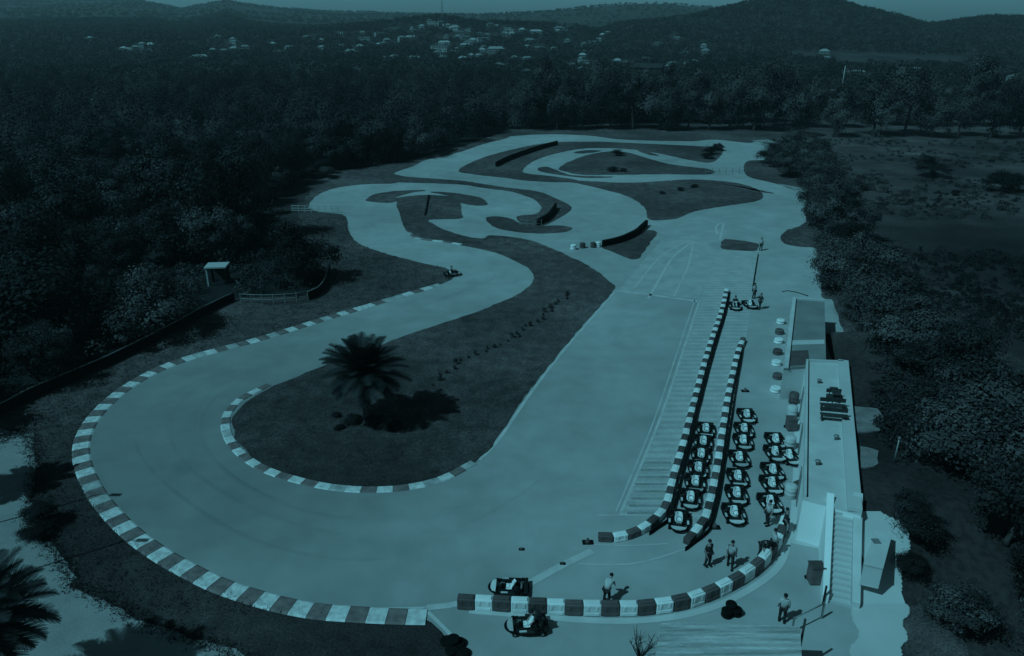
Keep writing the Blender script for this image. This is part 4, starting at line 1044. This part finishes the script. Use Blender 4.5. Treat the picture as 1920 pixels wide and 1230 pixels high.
for b in range(3):
    a = rs.uniform(0, 6.28, k); h = rs.uniform(.03, .09, k); w_ = h*.3
    base = np.stack([P[:, 0] + rs.normal(size=k)*.05, P[:, 1] + rs.normal(size=k)*.05, np.full(k, .015)], 1); dx = np.stack([np.cos(a), np.sin(a), np.zeros(k)], 1)*w_[:, None]
    tip = base + np.stack([rs.normal(size=k)*.05, rs.normal(size=k)*.05, h], 1); gv.append(np.stack([base-dx, base+dx, tip+dx*.3, tip-dx*.3], 1).reshape(-1, 3)); gs.append(rs.uniform(.5, 1.4, k))
tag(link('grass', quadmesh(np.concatenate(gv), np.concatenate(gs), 'grass'), 'grass_blade'), 'short dry grass growing on the islands and verges of the track', 'grass', kind='stuff')
# row of small tufts of shrubs along the palm island
TL = gline([(810,722),(850,690),(900,665),(960,635),(1010,600),(1045,572),(1066,552)], .75)
for i, p in enumerate(TL):
    cm, tm, rad, ht = VAR[i % 9]; s = rng.uniform(.04, .085)
    tree(p.x + rng.uniform(-.3,.3), p.y + rng.uniform(-.3,.3), s, 'small low shrub in the thin row planted across the palm island', 'small shrubs in a row on the palm island', 'leaf_pale', i % 9, 'shrub', 1.0, 1.2, 'shrub')
for px, py, s, d in [(635,805,.13,'small dark shrub left of the palm trunk'), (628,783,.12,'faint shrub just above the one left of the palm'), (662,795,.2,'dark shrub at the left foot of the palm'), (700,802,.24,'dark shrub at the foot of the palm trunk'), (735,806,.22,'dark shrub right of the palm trunk')]:
    tree(*G(px, py).xy, s, d, None, 'leaf', int(s*100) % 9, 'shrub', 1.2, .6, 'shrub')
for px, py, s, d in [(1150,322,.3,'larger dark shrub pair on the innermost far island'), (1168,322,.22,'smaller dark shrub on the innermost far island'), (1155,292,.4,'low dark shrub at the top of the innermost far island'), (1240,364,.16,'dark shrub on the left of the far grass island'), (1275,358,.2,'dark shrub in the middle of the far grass island'), (1300,352,.22,'dark shrub on the upper side of the far grass island'), (1335,290,.5,'dark shrub band at the right end of the far island'), (1325,298,.4,'smaller shrub at the right end of the far island'), (1345,282,.5,'shrub at the upper right tip of the far island'), (80,985,.35,'dark scrub at the edge of the dirt path on the left'), (70,1010,.25,'small dark scrub on the dirt path edge'), (1700,1100,.3,'dark shrub right of the concrete yard'), (1715,1050,.45,'dark shrub behind the low white tank')]:
    tree(*G(px, py).xy, s, d, None, 'leaf', int(px) % 9, 'shrub', 1.25, .6, 'shrub')

# scrub in the rough field
gv = []; gs = []; fv2, fs2 = fv, fs_; fv, fs_ = [], []
for x, y in poisson(fwd, -110, 20, 38, 150, 1.9):
    q_ = proj(x, y, .5)
    if 375 < q_[0] < 450 and 505 < q_[1] < 575: continue
    if rs.rand() < .75: clump(x, y, 0, rs.uniform(.6, 1.5), rs.uniform(.5, 1.8), 90, .26, rs)
for i in range(7000):
    y = math.exp(rs.uniform(math.log(26), math.log(230))); u = rs.uniform(.28, .85); x = u*y*1.02
    if not inside((x, y), FIELD) or noise.noise(Vector((x*.05, y*.05, 2))) < -.12 + rs.uniform(-.1, .15): continue
    if y < 33.5 and 0 < x - xb(y) < 3.8: continue
    clump(x, y, bank(x, y) - .1, rs.uniform(.2, .9), rs.uniform(.2, .8), 60, .16, rs)
tag(link('scrub', quadmesh(np.concatenate(fv), np.concatenate(fs_), 'scrub'), 'leaf_far'), 'low dark scrub growing across the rough field on the right', 'scrub', kind='stuff')
# palms
def palm(x, y, th, L, nf, label, seed, tr=.26):
    q = random.Random(seed); r = empty('palm_tree', (x, y, 0)); tag(r, label, 'palm tree')
    mb = MB(); pts = []; rad = []
    n = int(th/.16)
    for i in range(n+1):
        z = th*i/n; pts.append((0, 0, z)); rad.append(tr*(1.25 if i < 2 else 1.0)*(1.0 if i % 2 else 1.12) + (.12 if i > n-3 else 0))
    mb.tube(pts, rad, 14); mb.build('trunk', 'bark', r)
    v = []; sh = []
    for k in range(nf):
        az = k*2.399963 + q.uniform(-.2, .2); t = (k+.5)/nf
        el = R(86 - 106*t**1.0 + q.uniform(-6, 6)); ln = L*q.uniform(.86, 1.05)*(.82 + .18*math.sin(math.pi*t))
        droop = .62 + .35*t; P = []; p = Vector((0, 0, th + .12)); e = el; seg = 12
        for s in range(seg+1):
            P.append(p.copy()); p = p + Vector((math.cos(az)*math.cos(e), math.sin(az)*math.cos(e), math.sin(e)))*ln/seg
            e -= R(100)*droop/seg*(s/seg)*1.4 if e > R(-80) else 0
        nl = 34; shd = q.uniform(.6, 1.4)
        for j in range(nl):
            u = .10 + .90*j/nl; i0 = min(int(u*seg), seg-1); a = P[i0].lerp(P[i0+1], u*seg - i0); tg = (P[i0+1]-P[i0]).normalized()
            side = tg.cross(Vector((0, 0, 1)));  side = side.normalized() if side.length > .05 else Vector((-math.sin(az), math.cos(az), 0))
            up = side.cross(tg).normalized()
            ll = L*.23*math.sin(math.pi*min(1, u*.9+.12))**.6 * q.uniform(.85, 1.1)
            for sgn in (-1, 1):
                d = (side*sgn*.75 + tg*.75 + up*.18).normalized(); tip = a + d*ll + Vector((0, 0, -.12*ll)); wv = tg*.045
                v += [a - wv, a + wv, tip + wv*.35, tip - wv*.35]; sh.append(shd)
        for s in range(seg):
            a, b = P[s], P[s+1]; wd = .035*(1 - .8*s/seg); sv = Vector((-math.sin(az), math.cos(az), 0))*wd
            v += [a - sv, a + sv, b + sv, b - sv]; sh.append(shd*1.8)
    me = quadmesh(np.array([tuple(a) for a in v]), np.array(sh), 'crown'); link('crown', me, 'palm_leaf', r)
    return r
p = G(690, 792); palm(p.x, p.y, 3.35, 3.25, 82, 'stocky date palm standing on the grass island inside the hairpin', 3)
p = G(2, 1345); palm(p.x, p.y, 4.4, 3.1, 84, 'dark palm cut off by the bottom left corner', 5)
p = G(-70, 935); palm(p.x, p.y, 3.2, 2.4, 50, 'palm beyond the left edge whose shadow lies on the dirt path', 9)
# slender lamp posts just beyond the left edge, their shadows cross the path
for (px, py, h, d) in [(-110, 1010, 8.5, 'tall thin lamp post beyond the left edge, farther one'), (-75, 1110, 8.2, 'tall thin lamp post beyond the left edge, nearer one')]:
    p = G(px, py); r = empty('lamp_post', (p.x, p.y, 0)); tag(r, d, 'lamp post')
    MB().tube([(0,0,0),(0,0,.5),(0,0,h)], [.09,.06,.045], 8).build('pole', 'steel', r)
    MB().tube([(0,0,h-.05),(.3,0,h+.1),(.7,0,h+.12)], .03, 6).build('arm', 'steel', r)
    MB().box((.95, 0, h+.1), (.6,.26,.10), bev=.03).build('lamp_head', 'steel', r)
p = GB(1676, 868); r = empty('lamp_post', (p.x, p.y, p.z)); tag(r, 'short pale post in the scrub right of the terrace building', 'post')
MB().tube([(0,0,0),(0,0,1.5)], [.05,.04], 8).build('pole', 'steel', r); MB().lathe([(.06,1.5),(.08,1.55),(.05,1.62)], seg=10).build('cap', 'steel', r)
p = G(1578, 168); r = empty('utility_pole', (p.x, p.y, 0)); tag(r, 'thin pale pole standing in the scrub beyond the circuit', 'pole')
MB().tube([(0,0,0),(0,0,9)], [.16,.12], 8).build('pole', 'pale_metal', r); MB().box((0,0,8.4),(1.6,.1,.12)).build('crossarm', 'wood', r)
# bare branches at the bottom edge
p = G(1200, 1238); r = empty('bare_shrub', (p.x, p.y, 0)); tag(r, 'leafless dark shrub left of the bottom corrugated roof', 'shrub')
mb = MB(); q = random.Random(4)
for k in range(9):
    a = q.uniform(0, 6.28); t = Vector((math.cos(a)*.5, math.sin(a)*.4, q.uniform(.9, 1.7)))
    mb.tube([(0,0,0), t*.5 + Vector((q.uniform(-.1,.1),0,0)), t], [.035,.02,.008], 5)
    for j in range(3):
        b = t*q.uniform(.4,.9); mb.tube([b, b + Vector((q.uniform(-.3,.3), q.uniform(-.2,.2), q.uniform(.2,.5)))], [.012,.005], 4)
mb.build('branches', 'bark', r)
p = G(1362, 1156); r = empty('tyre_pile', (p.x, p.y, .026)); tag(r, 'small heap of black tyres in front of the bottom corrugated roof', 'tyre pile')
for k, (dx, dy, dz) in enumerate([(0,0,0),(.0,.0,.19),(.45,.1,0),(.42,.08,.19),(.22,.2,.38)]):
    MB().lathe([(.14,.02),(.20,0),(.25,.05),(.25,.14),(.20,.19),(.14,.17)], (dx,dy,dz), 16).build('tyre', 'rubber', r)
p = G(838, 1205); r = empty('tyre_pile', (p.x, p.y, 0)); tag(r, 'small pile of dark tyres on the grass below the outer kerb', 'tyre pile')
for k, (dx, dy, dz) in enumerate([(0,0,0),(.55,-.1,0),(.25,-.5,0),(.28,-.1,.19),(.75,-.65,0)]):
    MB().lathe([(.16,.02),(.24,0),(.29,.05),(.29,.14),(.24,.19),(.16,.17)], (dx,dy,dz), 16).build('tyre', 'rubber', r)
for px, py, d in [(1397,734,'small dark drain cover on the paddock asphalt'),(1055,1058,'small dark marker cone on the white pit exit line'),(978,1031,'faint dark stain cone on the hairpin asphalt'),(1102,1018,'dark rubber bollard at the end of the left barrier row'),(1340,990,'dark bag beside the right barrier row')]:
    p = G(px, py); r = empty('marker_cone', (p.x, p.y, .03)); tag(r, d.replace('stain cone','low marker').replace('drain cover','low marker').replace('bag','low marker'), 'marker')
    s = .28 if px in (1397,1340,1102) else .14
    MB().box((0,0,.015), (s*2,s*1.3,.03), bev=.008).build('base', 'rubber', r)
    MB().lathe([(s*.6,.03),(s*.35,s*.5),(s*.2,s*.9)], seg=12).build('cone', 'plastic_dark', r)

# ------------------------------------------------------------ village
def make_house(w_, d_, h_, roof_m, flat=False):
    r = empty('house', (0,0,0))
    MB().box((0,0,h_/2-1), (w_, d_, h_+2)).build('wall', 'house_wall', r)
    if flat:
        MB().box((0,0,h_+.2), (w_+.6, d_+.6, .4)).build('roof', roof_m, r)
    else:
        mb = MB(); e = .5; hw, hd = w_/2+e, d_/2+e; rh = d_*.28; rx = hw - hd*.7
        vs = [(-hw,-hd,h_+.01),(hw,-hd,h_+.01),(hw,hd,h_+.01),(-hw,hd,h_+.01),(-rx,0,h_+rh),(rx,0,h_+rh)]
        me = pymesh('roof', vs, [(0,1,5,4),(1,2,5),(2,3,4,5),(3,0,4),(3,2,1,0)]); mb.b.free(); link('roof', me, roof_m, r)
    n = max(2, int(w_/3))
    for fl in range(int(h_//2.8)):
        for k in range(n):
            x = -w_/2 + w_*(k+.5)/n
            if fl == 0 and k == n//2: MB().box((x, -d_/2-.02, 1.05), (1.0, .08, 2.1)).build('door', 'wood', r)
            else:
                wi = MB().box((x, -d_/2-.02, 1.6+2.8*fl), (1.3, .08, 1.2)).build('window', 'glass', r)
    return r
HV = [make_house(12, 8, 3.2, 'house_roof'), make_house(16, 9, 5.8, 'house_pale_roof', True), make_house(9, 8, 5.8, 'house_roof'), make_house(20, 9, 3.4, 'house_pale_roof'), make_house(10, 9, 3.0, 'house_pale_roof')]
learn(); hu = [False]*len(HV)
SIDE = lambda px, py: ('on the left plain beyond the wood' if px < 600 else 'on the village hillside' if px < 1000 else 'scattered in the valley below the large hill' if px < 1330 else 'at the foot of the large hill on the right')
KN = ['low dark roofed', 'flat roofed two storey', 'narrow two storey', 'long pale roofed', 'square pale roofed']
from collections import Counter
seen = Counter(); ent = [(KN[k] + ' house ' + SIDE(px, py)) for px, py, k in HS]; tot = Counter(ent)
for (px, py, k), lb in zip(HS, ent):
    g = GT(px, py + 3)
    if g is None: continue
    rz = rng.uniform(-.5, .5)
    if hu[k]: o = dup(HV[k], (g.x, g.y, g.z), rz)
    else: o = HV[k]; o.location = (g.x, g.y, g.z); o.rotation_euler = (0, 0, rz); hu[k] = True
    s = rng.uniform(.42, .72) * (1.0 if g.y > 600 else .8); o.scale = (s, s, s)
    seen[lb] += 1
    tag(o, lb, 'house', KN[k] + ' houses ' + SIDE(px, py) if tot[lb] > 1 else None)
# large dark barn
g = GT(1215, 150); r = empty('barn', (g.x, g.y, 0), R(-20)); r.scale = (.5, .6, .7); tag(r, 'large dark barn with a grey gable wall in the valley', 'barn')
MB().box((0,0,4), (26,14,8)).build('wall', 'dark_wall', r); MB().box((-13.3,0,4), (.5,13,8)).build('gable_panel', 'grey_roof', r)
me = pymesh('roof', [(-14,-8,8),(14,-8,8),(14,8,8),(-14,8,8),(-14,0,10.5),(14,0,10.5)], [(0,1,5,4),(2,3,4,5),(0,4,3),(1,2,5),(3,2,1,0)]); link('roof', me, 'dark_wall', r)
# chapel tower on the hill top
g = GT(829, 40) or Vector((-75, 950, 30)); r = empty('radio_mast', (g.x, g.y, g.z-1)); tag(r, 'slender pale mast rising from the top of the village hill', 'mast')
mb = MB()
for a in range(3):
    t = a*2*math.pi/3; mb.tube([(1.6*math.cos(t),1.6*math.sin(t),0),(.9*math.cos(t),.9*math.sin(t),30)], .22, 6)
for k in range(10):
    z = 3*k; rr = 1.6-.7*k/10; P = [(rr*math.cos(a*2*math.pi/3), rr*math.sin(a*2*math.pi/3), z) for a in range(3)]; P2 = [(rr*math.cos(a*2*math.pi/3), rr*math.sin(a*2*math.pi/3), z+3) for a in range(3)]
    for a in range(3): mb.tube([P[a], P2[(a+1)%3]], .10, 4); mb.tube([P[a], P[(a+1)%3]], .10, 4)
mb.build('lattice', 'pale_metal', r); MB().tube([(0,0,28),(0,0,38)], .15, 6).build('antenna', 'pale_metal', r)

# ------------------------------------------------------------ haze
hb = MB(); hb.box((0, 2000, 69), (8800, 4700, 140))
hz = hb.build('haze', None); tag(hz, 'thin pale haze hanging over the plain and hills', 'haze', kind='stuff')
hm = bpy.data.materials.new('haze'); hm.use_nodes = True; n = hm.node_tree; n.nodes.clear()
ho = n.nodes.new('ShaderNodeOutputMaterial'); pv = n.nodes.new('ShaderNodeVolumePrincipled')
pv.inputs['Color'].default_value = (.9, .95, .97, 1); pv.inputs['Density'].default_value = .00016; pv.inputs['Anisotropy'].default_value = .1
n.links.new(pv.outputs[0], ho.inputs['Volume']); hz.data.materials.append(hm)
print('clumps', nclump, 'objects', len(bpy.data.objects), 'cands', len(cand))
